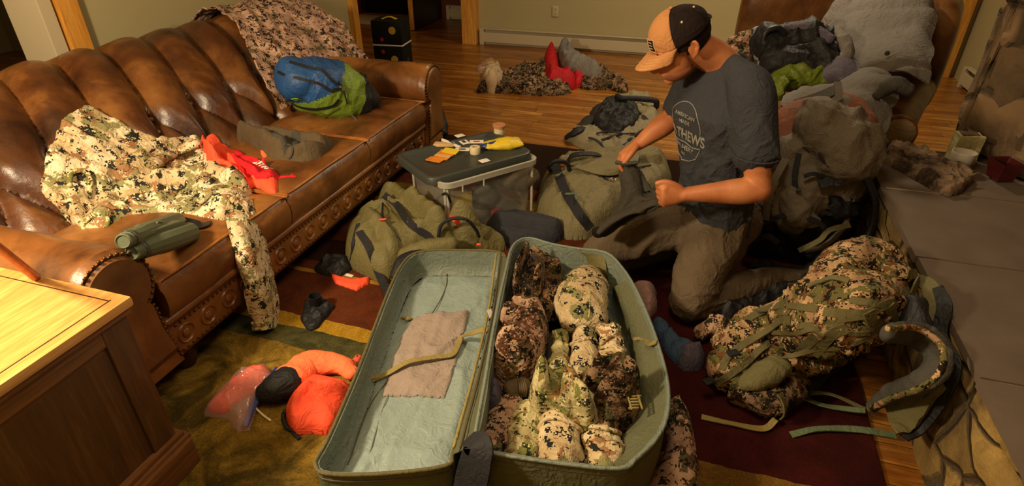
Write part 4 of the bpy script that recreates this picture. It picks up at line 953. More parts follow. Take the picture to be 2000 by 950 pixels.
for k, (px, s, m, nm, lb) in enumerate((((905, 395), (.05, .07, .01), 'foil_y', 'yellow_packet', 'yellow packet leaning inside the clear bin'), ((975, 400), (.08, .08, .07), 'dgrey', 'dark_bundle', 'dark bundle seen through the wall of the clear bin'), ((1010, 350), (.12, .09, .07), 'brnjkt', 'brown_bundle', 'brown bundle at the far side inside the clear bin'), ((968, 425), (.025, .025, .025), 'crimson', 'red_ball', 'small red ball at the bottom of the clear bin'))):
    if nm == 'yellow_packet': V, F = box((0, 0, 0), (.10, .012, .11), .004, Matrix.Rotation(.9, 4, 'Z')); V = A(V)+inb(905, 398, .05)
    else:
        z0 = .03+s[2]; p = inb(*{'dark_bundle': (945, 385, .11), 'brown_bundle': (1010, 345, .12), 'red_ball': (968, 415, .05)}[nm]); V, F = wrinkle(ellip(p*A([1, 1, 0])+A([0, 0, max(z0, p[2])]), s, n=40, m=24), 14, .012, k)
    meta(mk(nm, V, F, M[m]), lb, nm.split('_')[1])
# things on the bin lid
pk = [(850, 313, .35, 'foil_o'), (862, 308, .5, 'foil_o'), (868, 303, .42, 'foil_t'), (873, 299, .55, 'foil_o'), (880, 296, .45, 'foil_y')]
for i, (x, y, a, m) in enumerate(pk):
    p = at(x, y, LZ+.004+i*.004); V, F = box((0, 0, 0), (.085, .05, .004), .0015, Matrix.Rotation(a-.9+.35, 4, 'Z') @ Matrix.Rotation(.04*i, 4, 'X')); V = A(V)+p+A([0, 0, .002]); V, F = wrinkle((V, F), 30, .002, i)
    lab = ['orange foil packet, nearest of the fanned stack on the bin lid', 'orange foil packet, second from the front of the fanned stack', 'tan striped packet in the middle of the fanned stack', 'orange packet second from the top of the fanned stack', 'bright yellow packet on top of the fanned stack'][i]
    o = meta(mk('foil_packet', V, F, M[m], smooth=False), lab, 'packet', 'fanned packets on the bin lid')
p = at(868, 284, LZ); meta(mk('paper_wrapper', *wrinkle(box(p+A([0, 0, .008]), (.11, .06, .012), .005, .25), 20, .006, 3), M['foil_t'], sharp=40), 'pale tan wrapper lying behind the packets on the lid', 'wrapper')
o = thing('ointment_tube', 'thin white tube lying on the bin lid behind the wrapper', 'tube', at(885, 282, LZ)); a, b = at(868, 275, LZ+.009), at(897, 287, LZ+.009)
mk('tube_body', *tube([a, b], [(.011, .008), (.013, .003)], n=14), M['white'], o); d = N(a-b); mk('tube_cap', *cyl(a, a+d*.018, .008, .008, 14), M['white'], o); mk('tube_print', *box((a+b)/2+A([0, 0, .0075]), (.04, .007, .001), 0, math.atan2(d[1], d[0])), M['foil_b'], o, smooth=False)
for x, y, r, lab in ((906, 277, -.75, 'white card with dark print leaning toward the tape roll'), (903, 292, .3, 'white card with brown print in front of the other cards'), (931, 277, .35, 'white and pink card behind the tape roll')):
    p = at(x, y, LZ+.003); o = meta(mk('paper_card', *box(p, (.075, .045, .002), .0006, r), M['white'], smooth=False), lab, 'card', 'cards on the bin lid'); mk('card_print', *box(p+A([0, 0, .0014]), (.034, .018, .0006), 0, r), M['ink'] if y != 277 or x < 920 else M['red'], o, smooth=False)
p = at(928, 300, LZ); o = meta(mk('tape_roll', *lathe(p, [(.014, 0), (.026, 0), (.027, .003), (.027, .035), (.025, .038), (.014, .038), (.013, .034), (.013, .004), (.014, 0)], 32), M['tape'], sharp=40), 'cream tape roll standing upright on the bin lid', 'tape'); mk('tape_core', *lathe(p, [(.0135, .001), (.0135, .0375), (.0118, .0375), (.0118, .001)], 24), M['foil_t'], o)
p = at(975, 262, LZ); o = meta(mk('tin_jar', *lathe(p, [(.001, 0), (.029, 0), (.03, .004), (.03, .04)], 28), M['tape'], sharp=40), 'round jar with a flat tan lid at the far end of the bin', 'jar'); mk('jar_lid', *lathe(p+A([0, 0, .04]), [(.03, 0), (.036, .001), (.037, .014), (.034, .018), (.001, .018)], 32), M['puck'], o, sharp=40)
a, b = at(945, 285, LZ+.022), at(1018, 277, LZ+.024); mid = (a+b)/2; d = N(b-a)
V, F = tube([a, a+d*.02, mid, b-d*.015, b], [(.035, .004), (.048, .018), (.052, .030), (.052, .02), (.045, .003)], n=24, k=10); V, F = wrinkle((V, F), 18, .006, 8)
o = meta(mk('snack_bag', V, F, M['foil_y']), 'yellow snack bag with a blue stripe on the bin lid', 'snack bag')
V2, F2 = tube([a+d*.0, a+d*.02, mid, b-d*.02], [(.013, .005), (.02, .0145), (.024, .025), (.015, .018)], n=20, k=10); V2 = A(V2)+A([.0, -.006, .0015]); V2, F2 = wrinkle((V2, F2), 18, .004, 8); mk('blue_stripe', V2-A([.008, .012, 0])*1, F2, M['foil_b'], o)
mk('stripe_print', *box(mid+A([-.004, -.03, .018]), (.02, .003, .01), .001, math.atan2(d[1], d[0])), M['white'], o)

# ================= ON THE SOFA =================
o, hs = floorheap('camo_shirt', 'bright tan camo shirt spread over the near seat and back cushions', [(80, 372), (92, 320), (115, 260), (165, 210), (205, 225), (250, 250), (262, 258), (305, 270), (330, 285), (395, 278), (430, 320), (480, 350), (490, 372), (478, 398), (440, 432), (395, 430), (330, 424), (250, 428), (215, 448), (165, 452), (130, 430), (110, 405)], M['camoA'], .03, 71, 'shirt', base=sofa_h, zt=.01, sc=11, amp=.034, edge=.03, res=.008,
  ridges=[([(250, 330), (310, 300), (390, 285), (400, 320), (300, 345), (255, 365)], .035, .05), ([(240, 375), (330, 350), (400, 340), (470, 360)], .045, .065), ([(155, 380), (140, 430)], .03, .055), ([(215, 370), (200, 430)], .035, .05), ([(165, 215), (110, 270), (85, 370)], .02, .02), ([(390, 360), (440, 400)], .06, .045)])
D = lambda x, y, dz=.006: hit(x, y, hs.hf)+A([0, 0, dz])
mk('sleeve', *wrinkle(tube([D(300, 330, .02), D(340, 312, .03), D(388, 292, .03)], [.03, .032, .028], n=24, k=12, sq=.7), 18, .008, 3), M['camoA'], o)
mk('collar_loop', *tube([D(140, 372, .02), D(146, 352, .03), D(170, 350, .035), D(182, 365, .03), D(178, 395, .02)], .009, n=10), M['camoC'], o)
mk('cuff', *tube([D(165, 445, .01), D(185, 432, .02), D(212, 432, .015), D(205, 450, .005), D(172, 455, .005)], .007, n=8, closed=True, cap=False), M['camoC'], o)
mk('shoulder_patch', *ribbon([D(122, 316, .003), D(134, 318, .003)], .04, .003, (.6, -.2, .7)), M['camoC'], o); mk('orange_mark', *ribbon([D(126, 318, .007), D(131, 314, .007)], .012, .002, (.6, -.2, .7)), M['orange'], o)
# hanging leg
g = []
def h_at(x, y, xx): return atx(x, y, xx)
for (xl, xr, y, xx) in ((445, 488, 400, None), (440, 500, 425, None), (448, 512, 460, -1.555), (462, 520, 500, -1.525), (478, 528, 545, -1.52), (485, 538, 590, -1.515), (494, 548, 640, -1.51)):
    if xx is None: g.append([hit(xl, y, hs.hf)+A([0, 0, .012]), hit((xl+xr)/2, y-4, hs.hf)+A([0, 0, .03]), hit(xr, y, hs.hf)+A([0, 0, .012])])
    else: g.append([atx(xl, y, xx), atx((xl+xr)/2, y, xx+.045), atx(xr, y-2, xx)])
o2 = meta(mk('camo_trouser_leg', *sheet(g, 9, .012, 11, .012, 77, (1, 1, .5)), M['camoA']), 'camo trouser leg hanging off the seat edge to the rug', 'trousers')
mk('hem_band', *sheet([[a+(b-a)*t+A([.004, 0, 0]) for a, b in zip(g[-2], g[-1])] for t in (.72, 1.03)], 6, .016), M['camoC'], o2)
# red and orange bandanas
o, hr = floorheap('orange_bandana', 'crumpled orange cloth on the middle seat under the red one', [(392, 275), (410, 262), (430, 275), (450, 290), (480, 310), (505, 320), (540, 345), (545, 372), (532, 380), (500, 365), (475, 345), (440, 325), (408, 318), (398, 300)], M['orange'], .022, 72, 'bandana', base=lambda X, Y: np.minimum(hs.hf(X, Y), sofa_h(X, Y)+.05), sc=12, amp=.014, edge=.03, res=.006, ridges=[([(400, 280), (420, 310)], .02, .06), ([(510, 285), (520, 325)], .014, .07), ([(440, 310), (500, 350)], .02, .045)])
o, hr2 = floorheap('red_bandana', 'red cloth with white lettering lying over the orange cloth', [(478, 268), (470, 290), (500, 300), (530, 315), (560, 330), (583, 350), (545, 356), (520, 350), (490, 345), (470, 330), (450, 300)], M['red'], .010, 73, 'bandana', base=hr.hf, sc=9, amp=.010, edge=.015, res=.006, smooth=False)
c = hit(515, 325, hr2.hf); xd = N(hit(560, 342, hr2.hf)-hit(470, 300, hr2.hf)); xd[2] = 0; xd = N(xd); text('SITKA', .045, c, xd, A([-xd[1], xd[0], 0]), M['white'], o, 'printed_lettering', base=onheap(hr2, .003), bold=True)
mk('cloth_peak', *wrinkle(tube([hit(520, 315, hr.hf), hit(515, 285, hr.hf)+A([0, 0, .05])], [.022, .009], n=14, k=10), 30, .005), M['orange2'], bpy.data.objects['orange_bandana'])
# brown jacket
o, hj = floorheap('brown_jacket', 'rolled brown jacket on the middle seat cushion', [(458, 255), (480, 248), (520, 258), (560, 258), (640, 268), (648, 288), (610, 312), (570, 318), (530, 312), (490, 285), (462, 270)], M['brnjkt'], .035, 74, 'jacket', base=sofa_h, zt=.02, sc=9, amp=.012, edge=.035, res=.006, ridges=[([(475, 265), (552, 298)], .04, .085), ([(520, 268), (630, 285)], .035, .065), ([(570, 305), (635, 292)], .03, .06)])
D = lambda x, y, dz=.006: hit(x, y, hj.hf)+A([0, 0, dz]); mk('sleeve_opening', *tube([D(560, 285), D(572, 292), D(566, 312), D(556, 300)], .005, n=8, closed=True, cap=False), M['dgrey'], o); mk('hood_panel', *Heap([D(x, y) for x, y in ((530, 262), (570, 262), (590, 275), (565, 288), (545, 272))], hj.hf, .008, .02, 20, .01, (), 3).mesh(.006), M['dgrey'], o)
# binoculars
o = thing('binoculars', 'green binoculars lying on the near sofa cushion', 'binoculars', at(310, 470, .45))
def zs(x, y, r): p = hit(x, y, lambda X, Y: sofa_h(X, Y)+r+.008); return p
for k, (a, b, r0, r1) in enumerate((((266, 492), (372, 454), .026, .037), ((246, 470), (345, 433), .026, .034))):
    A0, B0 = zs(*a, .036), zs(*b, .036); d = N(B0-A0); br = mk('barrel', *lathe(A0, [(r0*.8, .0), (r0, .004), (r0, .03), (r0+.004, .04), (r1-.004, .10), (r1, .12), (r1, np.linalg.norm(B0-A0)-.004), (r1-.004, np.linalg.norm(B0-A0)), (r1-.009, np.linalg.norm(B0-A0)-.006), (.001, np.linalg.norm(B0-A0)-.006)], 12, d), M['binoc'], o, sharp=22)
    mk('eyecup', *lathe(A0-d*.022, [(.001, 0.004), (.016, .004), (.019, 0), (.023, .004), (.024, .02), (.021, .024), (.021, .030)], 28, d), M['binoc'], br, sharp=40)
    mk('objective_lens', *lathe(B0-d*.008, [(r1-.008, 0), (.001, .003)], 24, d), M['glass'], br)
    mk('focus_ring', *lathe(A0+d*.012, [(r0+.001, 0), (r0+.003, .002), (r0+.003, .016), (r0+.001, .018)], 28, d), M['lid'], br, sharp=40)
    if k == 0: E0, E1 = A0, B0
    else: H0, H1 = A0, B0
c = (E0+E1+H0+H1)/4; d = N(E1-E0); mk('bridge', *box(c+A([0, 0, .022])+d*.01, (np.linalg.norm(E1-E0)*.70, .052, .024), .006, Matrix.Rotation(math.atan2(d[1], d[0]), 4, 'Z') @ Matrix.Rotation(-math.asin(d[2]), 4, 'Y')), M['binoc'], o)
mk('strap_lug', *tube([c+A([0, 0, .036]), c+d*.012+A([0, 0, .048]), c+d*.036+A([0, 0, .044])], .0035, n=8), M['metal'], o)
mk('lens_cap_flap', *ribbon([B0+A([0, .01, 0]), zs(392, 440, .02), zs(400, 432, .004)], .05, .004), M['rubber'], o)
# jacket over the far back corner
def sb(y, s, off=.03):
    j = np.interp(s, arc, range(len(arc))); p = A([np.interp(j, range(len(arc)), [q[i] for q in pc]) for i in range(3)]); i = min(int(j), len(PN)-1); p = p+PN[i]*(off+.035); p[1] = y; return p
g = [[sb(y, s, .038) for y in (2.62, 2.78, 2.95, 3.12, 3.3, 3.45, 3.56)] for s in (.10, .2, .32, .45, .58, .7, .82, .95, 1.1)]
for r, lo in zip(g, (2.60, 2.62, 2.68, 2.76, 2.84, 2.90, 2.93, 2.95, 2.96)):
    for k, q in enumerate(r): q[1] = lo+(3.60-lo)*k/6
o = meta(mk('camo_jacket', *sheet(g, 12, .008, 9, .026, 81), M['camoB2']), 'rose and black camo jacket draped over the far corner of the sofa back', 'jacket')
g = [[A([x, y, z]) for x, y, z in r] for r in (((-2.78, 3.58, .89), (-2.6, 3.62, .87), (-2.45, 3.6, .80)), ((-2.72, 3.66, .80), (-2.5, 3.68, .78), (-2.32, 3.62, .74)), ((-2.6, 3.66, .68), (-2.4, 3.62, .68), (-2.22, 3.54, .66)), ((-2.42, 3.56, .60), (-2.3, 3.5, .62), (-2.15, 3.42, .62)))]
mk('hanging_sleeve', *sheet(g, 9, .012, 14, .022, 83), M['camoB2'], o)
# sleeping bag sack
a, b = aty(600, 165, 2.62), aty(692, 188, 2.86); d = N(b-a)
V, F = tube([a-d*.06, a, (a*.6+b*.4), b, b+d*.05], [.125, .165, .175, .150, .105], n=64, k=16, sq=.92); V, F = wrinkle((V, F), 8, .020, 91); V = A(V)
V, F = wrinkle((V, F), 20, .006, 95)
tt = (V-a)@d/np.linalg.norm(b-a); val = lambda f: tt[list(f)].mean()-.75*(V[f[0]][2]-a[2])/.17+.08*pn(V[list(f)].mean(0)[None]*5, 5)[0]
isB = lambda f: tt[list(f)].mean() > .86
cut = lambda lo, hi: [f for f in F if (isB(f) if lo > 1 else (not isB(f) and ((val(f) < .2) if lo < 0 else (val(f) >= .2))))]
def sub(F_): ids = sorted({i for f in F_ for i in f}); mp_ = {q: i for i, q in enumerate(ids)}; return V[ids], [tuple(mp_[i] for i in f) for f in F_]
o = thing('sleeping_bag', 'blue and green sleeping bag stuffed in a sack on the far seat', 'sleeping bag', (a+b)/2-A([0, 0, .14]))
SB = [mk('blue_shell', *sub(cut(-9, .40)), M['blue'], o)]; SB.append(mk('green_shell', *sub(cut(.40, 1.02)), M['green'], o)); SB.append(mk('black_end', *sub(cut(1.02, 9)), M['blk'], o))
s_ = N(np.cross(d, [0, 0, 1])); w_ = np.cross(s_, d)
def srf(t, ang, r=.185): return a+(b-a)*t+s_*r*math.cos(ang)+w_*r*.92*math.sin(ang)
for pts in ([(538, 140), (570, 150), (620, 165), (670, 182), (712, 186), (740, 180)], [(560, 108), (620, 112), (680, 140), (725, 165)], [(545, 195), (580, 222), (640, 232), (700, 230)]):
    P_, n_ = cling(SB, [aty(x, y, 2.5) for x, y in pts], .004, 4); mk('compression_strap', *ribbon(P_, .014, .004, n_, k=2), M['blk'], o)
P_, n_ = cling(SB, [aty(572, 190, 2.5), aty(586, 194, 2.5)], .004, 4); mk('lime_label', *ribbon(P_, .04, .003, n_, k=2), M['lime'], o)
P_, n_ = cling(SB, [aty(722, 180, 2.5), aty(736, 184, 2.5)], .006, 4); mk('buckle', *ribbon(P_, .022, .01, n_, k=2), M['metal'], o)
P_, n_ = cling(SB, [aty(700, 150, 2.6), aty(704, 190, 2.6), aty(700, 228, 2.6)], .003, 4); mk('end_seam', *tube(P_, .004, n=6, k=2), M['blk'], o)
mk('side_release_strap', *tube([hit(650, 232, sofa_h)+A([0, 0, .01]), hit(685, 236, sofa_h)+A([0, 0, .035]), hit(697, 243, sofa_h)+A([0, 0, .01]), hit(675, 240, sofa_h)+A([0, 0, .01])], .006, n=8), M['metal'], o)
# target block behind the sofa
p = A([-2.98, 5.30, 0]); u = N(A([.95, .15, 0]))
o = thing('archery_target', 'black foam archery target block with yellow and red dots behind the sofa', 'archery target', (-2.92, 5.35, 0))
def tb(c, s, b=.012): return box(c, s, b, .12)
mk('foam_block', *join(tb((-2.92, 5.35, .115), (.30, .26, .22)), tb((-2.92, 5.35, .345), (.30, .26, .22))), M['tgt'], o, sharp=40)
mk('strap_band', *tb((-2.92, 5.35, .23), (.305, .265, .012), .002), M['white'], o)
for dx, z, r, m in ((.06, .37, .035, 'tgy'), (.06, .10, .035, 'tgy'), (-.05, .285, .018, 'tgr'), (-.05, .17, .018, 'tgr')):
    c = A([-2.92, 5.35, z])+A([math.cos(.12)*dx+math.sin(.12)*.131, math.sin(.12)*dx-math.cos(.12)*.131, 0]); mk('aiming_dot', *cyl(c, c+A([.0003, -.003, 0]), r, r, 28), M[m], o, sharp=40)
mk('carry_strap', *join(ribbon([(-2.98, 5.3, .458), (-2.92, 5.34, .475), (-2.84, 5.33, .458)], .03, .004)), M['foil_y'], o)
mk('side_buckle', *tb((-2.755, 5.32, .06), (.03, .05, .09), .01), M['rubber'], o)
meta(mk('boots_bag', *wrinkle(tube([(-1.66, 3.62, .05), (-1.72, 3.72, .12), (-1.78, 3.78, .26)], [.045, .055, .035], n=20, k=8), 14, .01), M['blk']), 'black bag leaning behind the far sofa arm on the wood floor', 'bag')
# ================= PILE ON THE WOOD FLOOR =================
pz = dict(z=0, edge=.06, res=.010)
o, hA = floorheap('camo_cloth_pile', 'long crumpled dark camo garment lying on the wood floor', [(930, 176), (975, 160), (1005, 138), (1050, 130), (1080, 145), (1105, 165), (1115, 178), (1060, 183), (990, 178)], M['camoD'], .07, 101, 'garment', sc=13, amp=.05, **pz)
o, _ = floorheap('cream_knit_cap', 'crumpled cream cloth at the left end of the floor pile', [(942, 150), (950, 135), (975, 126), (982, 140), (972, 160), (950, 164)], M['tancloth'], .07, 102, 'cloth', sc=14, amp=.03, z=0, edge=.05, base=hA.hf)
o, hR = floorheap('red_jacket', 'bright red jacket in the middle of the floor pile', [(1060, 150), (1062, 118), (1080, 106), (1092, 125), (1096, 155), (1125, 163), (1118, 170), (1085, 170), (1068, 168)], M['crimson'], .16, 103, 'jacket', sc=11, amp=.03, z=0, edge=.08, zt=.03)
o, hG = floorheap('grey_sweater', 'grey sweater heaped upright behind the red jacket', [(1085, 120), (1092, 108), (1110, 108), (1125, 125), (1150, 145), (1175, 160), (1160, 165), (1120, 160), (1098, 150)], M['grey'], .20, 104, 'sweater', sc=12, amp=.04, z=0, edge=.09, zt=.02, res=.009)
o, _ = floorheap('dark_camo_trousers', 'dark camo trousers at the right end of the floor pile', [(1130, 165), (1145, 145), (1175, 140), (1200, 150), (1228, 172), (1215, 178), (1190, 172), (1150, 172)], M['camoD'], .06, 105, 'trousers', sc=14, amp=.05, **pz)
o, _ = floorheap('dark_red_shirt', 'dark red shirt tucked between grey sweater and dark trousers', [(1112, 150), (1140, 146), (1150, 156), (1125, 166)], M['crimson'], .10, 106, 'shirt', sc=14, amp=.03, z=0, edge=.05, res=.009)
o, _ = floorheap('yellow_wrapper', 'small clear wrapper with yellow marks behind the cream cloth', [(930, 133), (955, 118), (970, 122), (960, 134), (940, 142)], M['plastic'], .03, 107, 'wrapper', sc=20, amp=.02, z=0, edge=.03, res=.009)
mk('yellow_mark', *ribbon([at(938, 133, .035), at(948, 131, .04)], .04, .003), M['foil_y'], o); mk('yellow_mark', *ribbon([at(952, 124, .035), at(962, 120, .04)], .05, .003), M['foil_y'], o)
# ================= ARMCHAIR WITH THE CLOTHES PILE =================
tp = NT('plaid'); s_p = tp.n('SeparateXYZ', i_0=tp.tc); f1 = tp.math('GREATER_THAN', tp.math('FRACT', tp.math('MULTIPLY', s_p.outputs[2], 22)), .6); f2 = tp.math('GREATER_THAN', tp.math('FRACT', tp.math('MULTIPLY', s_p.outputs[0], 22)), .6)
tp_m = tp.fin(tp.mix(tp.math('MULTIPLY', tp.math('ADD', f1, f2), .45), '2a2e30', 'a0a096'), .9)
t = thing('leather_armchair', 'brown leather armchair with rounded back buried under a clothes pile', 'armchair', (.8, 4.0, 0))
def puffbox(c, s, b, seed, rot=None, amp=.006):
    V, F = gridbox((0, 0, 0), s, .035); V = A(V); q = V/(A(s)/2); n_ = np.maximum(np.abs(q).max(1), 1e-6); r = (np.abs(q)**5).sum(1)**(1/5.); V = V*(n_/np.maximum(r, 1e-6))[:, None]
    if rot is not None: V = A([list(rot @ Vector(v)) for v in V])
    V = V+A(c); return V+vnorm(V, F)*(amp*pn(V*8, seed))[:, None], F
mk('back_cushion', *puffbox((.52, 4.34, .70), (.66, .26, .80), .1, 1, Matrix.Rotation(.14, 3, 'X')), M['leather2'], t)
mk('back_cushion', *puffbox((1.10, 4.22, .66), (.60, .26, .72), .1, 5, Matrix.Rotation(-.35, 3, 'Z') @ Matrix.Rotation(.14, 3, 'X')), M['leather2'], t)
mk('seat_cushion', *puffbox((.80, 3.85, .36), (.72, .66, .18), .1, 2), M['leather2'], t)
mk('seat_frame', *puffbox((.80, 3.9, .17), (.92, .74, .24), .05, 3), M['leather2'], t)
for x, xb in ((.28, .30), (1.03, 1.30)):
    a = mk('arm', *join(tube([(x, 3.46, .42), ((x+xb)/2, 3.85, .46), (xb, 4.2, .50)], [.09, .10, .10], n=28, k=6), tube([(x, 3.50, .20), ((x+xb)/2, 3.85, .22), (xb, 4.2, .24)], [(.07, .18)]*3, n=20, k=6)), M['leather2'], t, sharp=50)
    mk('scroll_front', *lathe((x, 3.375, .42), [(.001, 0), (.05, -.002), (.078, .004), (.086, .02), (.09, .06)], 28, (0.1, 1, 0)), M['tancloth'], a); mk('scroll_welt', *tube([(x+.088*math.cos(b_), 3.39, .42+.088*math.sin(b_)) for b_ in np.linspace(0, 2*math.pi, 17)[:-1]], .007, n=8, closed=True, cap=False), M['pipe'], a)  # pale scroll colour stands in for lamplight on the leather
for x in (.42, 1.18):
    for y in (3.6, 4.15): mk('foot', *lathe((x, y, 0), [(.001, 0), (.025, 0), (.035, .06), (.001, .07)], 14), M['darkwood'], t)
CH = thing('leather_ottoman', 'round brown leather ottoman hidden under jackets behind the grey pack', 'ottoman', (.62, 3.0, 0))
mk('top_cushion', *puffbox((.60, 3.12, .38), (.60, .40, .22), .1, 7), M['leather2'], CH); mk('base', *puffbox((.60, 3.12, .17), (.52, .36, .24), .05, 8), M['leather2'], CH)
for x in (.42, .78):
    for y in (3.02, 3.22): mk('foot', *lathe((x, y, 0), [(.001, 0), (.02, 0), (.03, .05), (.001, .06)], 14), M['darkwood'], CH)
def chair_h(X, Y):
    X = np.asarray(X, float); Y = np.asarray(Y, float); z = np.zeros(X.shape)
    z = np.where((np.abs(X-.8) < .46) & (Y > 3.5) & (Y < 4.3), .46, z); z = np.where((np.abs(np.abs(X-.8)-.44) < .1) & (Y > 3.45) & (Y < 4.25), .60, z)
    z = np.where((X > .3) & (X < 1.3) & (Y > 4.06), np.clip(.5+(Y-4.06)*2.2, .5, 1.05), z); z = np.where((np.abs(X-.60) < .29) & (np.abs(Y-3.02) < .24), .49, z); return z
bx_ = lambda X, Y: np.where((Y > 3.24) & (Y < 3.5) & (np.abs(X-.8) < .42), .44, chair_h(X, Y))
kw = dict(edge=.07, res=.010)
def lump(name, label, m, cat_, parts, vox=.010, sc=9, amp=.022, seed=1, parent=None, st=(1, 1, 1)):
    pp_ = [tube([aty(*q[:3]) for q in p], [q[3] if isinstance(q[3], tuple) else q[3] for q in p], n=18, k=6) for p in parts]
    o = mk(name, *fuse(pp_, vox, 4, sc, amp, seed, st), m, parent)
    if label: meta(o, label, cat_)
    return o
lump('camo_hoodie', 'tan camo garment at the left end of the chair pile beside the man', M['camoB'], 'garment', [[(1430, 110, 3.75, .06), (1450, 95, 3.8, .09), (1480, 90, 3.8, .09)], [(1445, 125, 3.7, .07), (1480, 120, 3.65, .10)]], sc=11, seed=111)
lump('plaid_shirt', 'grey and white plaid shirt edge between the camo and the black jacket', tp_m, 'shirt', [[(1480, 60, 3.62, (.045, .03)), (1486, 95, 3.56, (.05, .04)), (1492, 130, 3.5, (.05, .04))]], sc=11, seed=112, amp=.012)
lump('lime_rain_shell', 'lime green shiny shell under the black jacket on the chair', M['limejkt'], 'jacket', [[(1500, 165, 3.36, .05), (1545, 150, 3.42, .085), (1600, 145, 3.46, .08), (1640, 150, 3.4, .05)], [(1512, 180, 3.28, .045), (1530, 160, 3.3, .05)]], sc=8, seed=114, amp=.03)
o = lump('black_shell_jacket', 'crumpled black shell jacket on top of the chair pile', M['blk'], 'jacket', [[(1505, 85, 3.55, .09), (1550, 80, 3.6, .12), (1600, 85, 3.6, .12), (1630, 100, 3.55, .09)], [(1520, 120, 3.48, .09), (1580, 120, 3.5, .11), (1620, 120, 3.48, .08)]], sc=7, seed=113, amp=.04)
mk('collar_loop', *tube([aty(1490, 85, 3.46), aty(1497, 62, 3.46), aty(1520, 55, 3.48), aty(1532, 66, 3.5)], .016, n=10), M['rubber'], o)
lump('purple_collar_shirt', 'dull purple cloth along the top edge of the black jacket', M['purple'], 'shirt', [[(1535, 58, 3.55, .03), (1580, 56, 3.56, .035), (1620, 75, 3.5, .03)]], sc=12, seed=116, amp=.012)
# big grey shirt over the back and right arm
g = []
rows = [[(1600, 60, 4.0), (1660, -30, 4.15), (1720, -50, 4.2), (1790, -30, 4.1), (1812, 20, 4.0)], [(1610, 75, 3.9), (1665, 20, 3.95), (1725, 0, 4.0), (1795, 10, 3.95), (1818, 50, 3.85)], [(1620, 100, 3.75), (1670, 70, 3.72), (1730, 60, 3.72), (1790, 60, 3.7), (1818, 90, 3.66)], [(1640, 130, 3.6), (1680, 115, 3.5), (1730, 110, 3.45), (1780, 115, 3.45), (1815, 130, 3.45)], [(1660, 145, 3.45), (1690, 140, 3.4), (1735, 140, 3.38), (1775, 148, 3.36), (1806, 168, 3.36)]]
for r in rows: g.append([aty(*q) for q in r])
o = meta(mk('grey_flannel_shirt', *sheet(g, 12, .012, 4, .030, 121), M['grey']), 'large grey shirt hanging over the right side of the armchair', 'shirt')
mk('sleeve', *wrinkle(tube([aty(1635, 60, 3.6), aty(1650, 80, 3.5), aty(1655, 105, 3.45), aty(1635, 125, 3.4)], [.035, .04, .035, .03], n=22, k=12, sq=.7), 14, .01), M['grey'], o)
mk('shirt_button', *ellip(aty(1733, 104, 3.38), (.012, .006, .012)), M['dgrey'], o)
for k, (nm, lab, m, rr, sd_, am) in enumerate((('grey_jacket', 'grey jacket with collar draped over the ottoman toward the camera', 'grey', [[(1530, 190, 3.15), (1580, 165, 3.2), (1640, 160, 3.25), (1690, 140, 3.3), (1740, 150, 3.3)], [(1525, 205, 3.0), (1590, 190, 3.05), (1640, 175, 3.1), (1700, 155, 3.15), (1760, 175, 3.15)], [(1540, 220, 2.92), (1600, 205, 2.95), (1650, 190, 2.98), (1700, 200, 3.0), (1735, 215, 3.05)], [(1560, 222, 2.88), (1610, 210, 2.9), (1660, 205, 2.9), (1700, 230, 2.92), (1732, 250, 2.95)], [(1640, 225, 2.85), (1670, 240, 2.85), (1695, 250, 2.85), (1715, 265, 2.86), (1733, 280, 2.88)]], 131, .03),
    ('purple_sweater', 'purple grey sleeve emerging beneath the grey shirt', 'purple', [[(1612, 130, 3.4), (1640, 118, 3.4), (1665, 122, 3.4)], [(1610, 150, 3.3), (1640, 140, 3.28), (1670, 145, 3.3)], [(1625, 165, 3.25), (1645, 160, 3.2), (1675, 165, 3.25)]], 132, .015))):
    o = meta(mk(nm, *sheet([[aty(*q) for q in r] for r in rr], 10, .012, 7, am, sd_), M[m]), lab, 'jacket' if k == 0 else 'sweater')
    if k == 0:
        mk('placket', *ribbon([aty(1540, 218, 2.86), aty(1590, 212, 2.85), aty(1635, 192, 2.84), aty(1636, 160, 2.9)], .03, .006, (0, -.8, .6)), M['grey'], o)
        mk('inner_lining', *sheet([[aty(*q) for q in r] for r in [[(1545, 208, 2.90), (1590, 200, 2.9), (1630, 185, 2.9)], [(1550, 195, 2.95), (1590, 182, 2.96), (1632, 165, 2.98)]]], 8, .005), M['dgrey'], o)
        mk('cuff', *wrinkle(tube([aty(1715, 185, 3.0), aty(1745, 165, 3.0), aty(1770, 175, 3.0)], [.03, .04, .035], n=20, k=8), 14, .01), M['dgrey'], o)
lump('rust_cloth', 'rounded rusty pink cloth between the man and the large grey pack', cloth('rust_cloth', '8a5b4a', .15), 'cloth', [[(1535, 275, 2.86, .09), (1550, 240, 2.9, .09), (1600, 222, 2.95, .09), (1650, 218, 2.95, .09), (1685, 240, 2.9, .07)], [(1540, 300, 2.8, .09), (1545, 260, 2.86, .09)]], sc=6, seed=133, amp=.015)

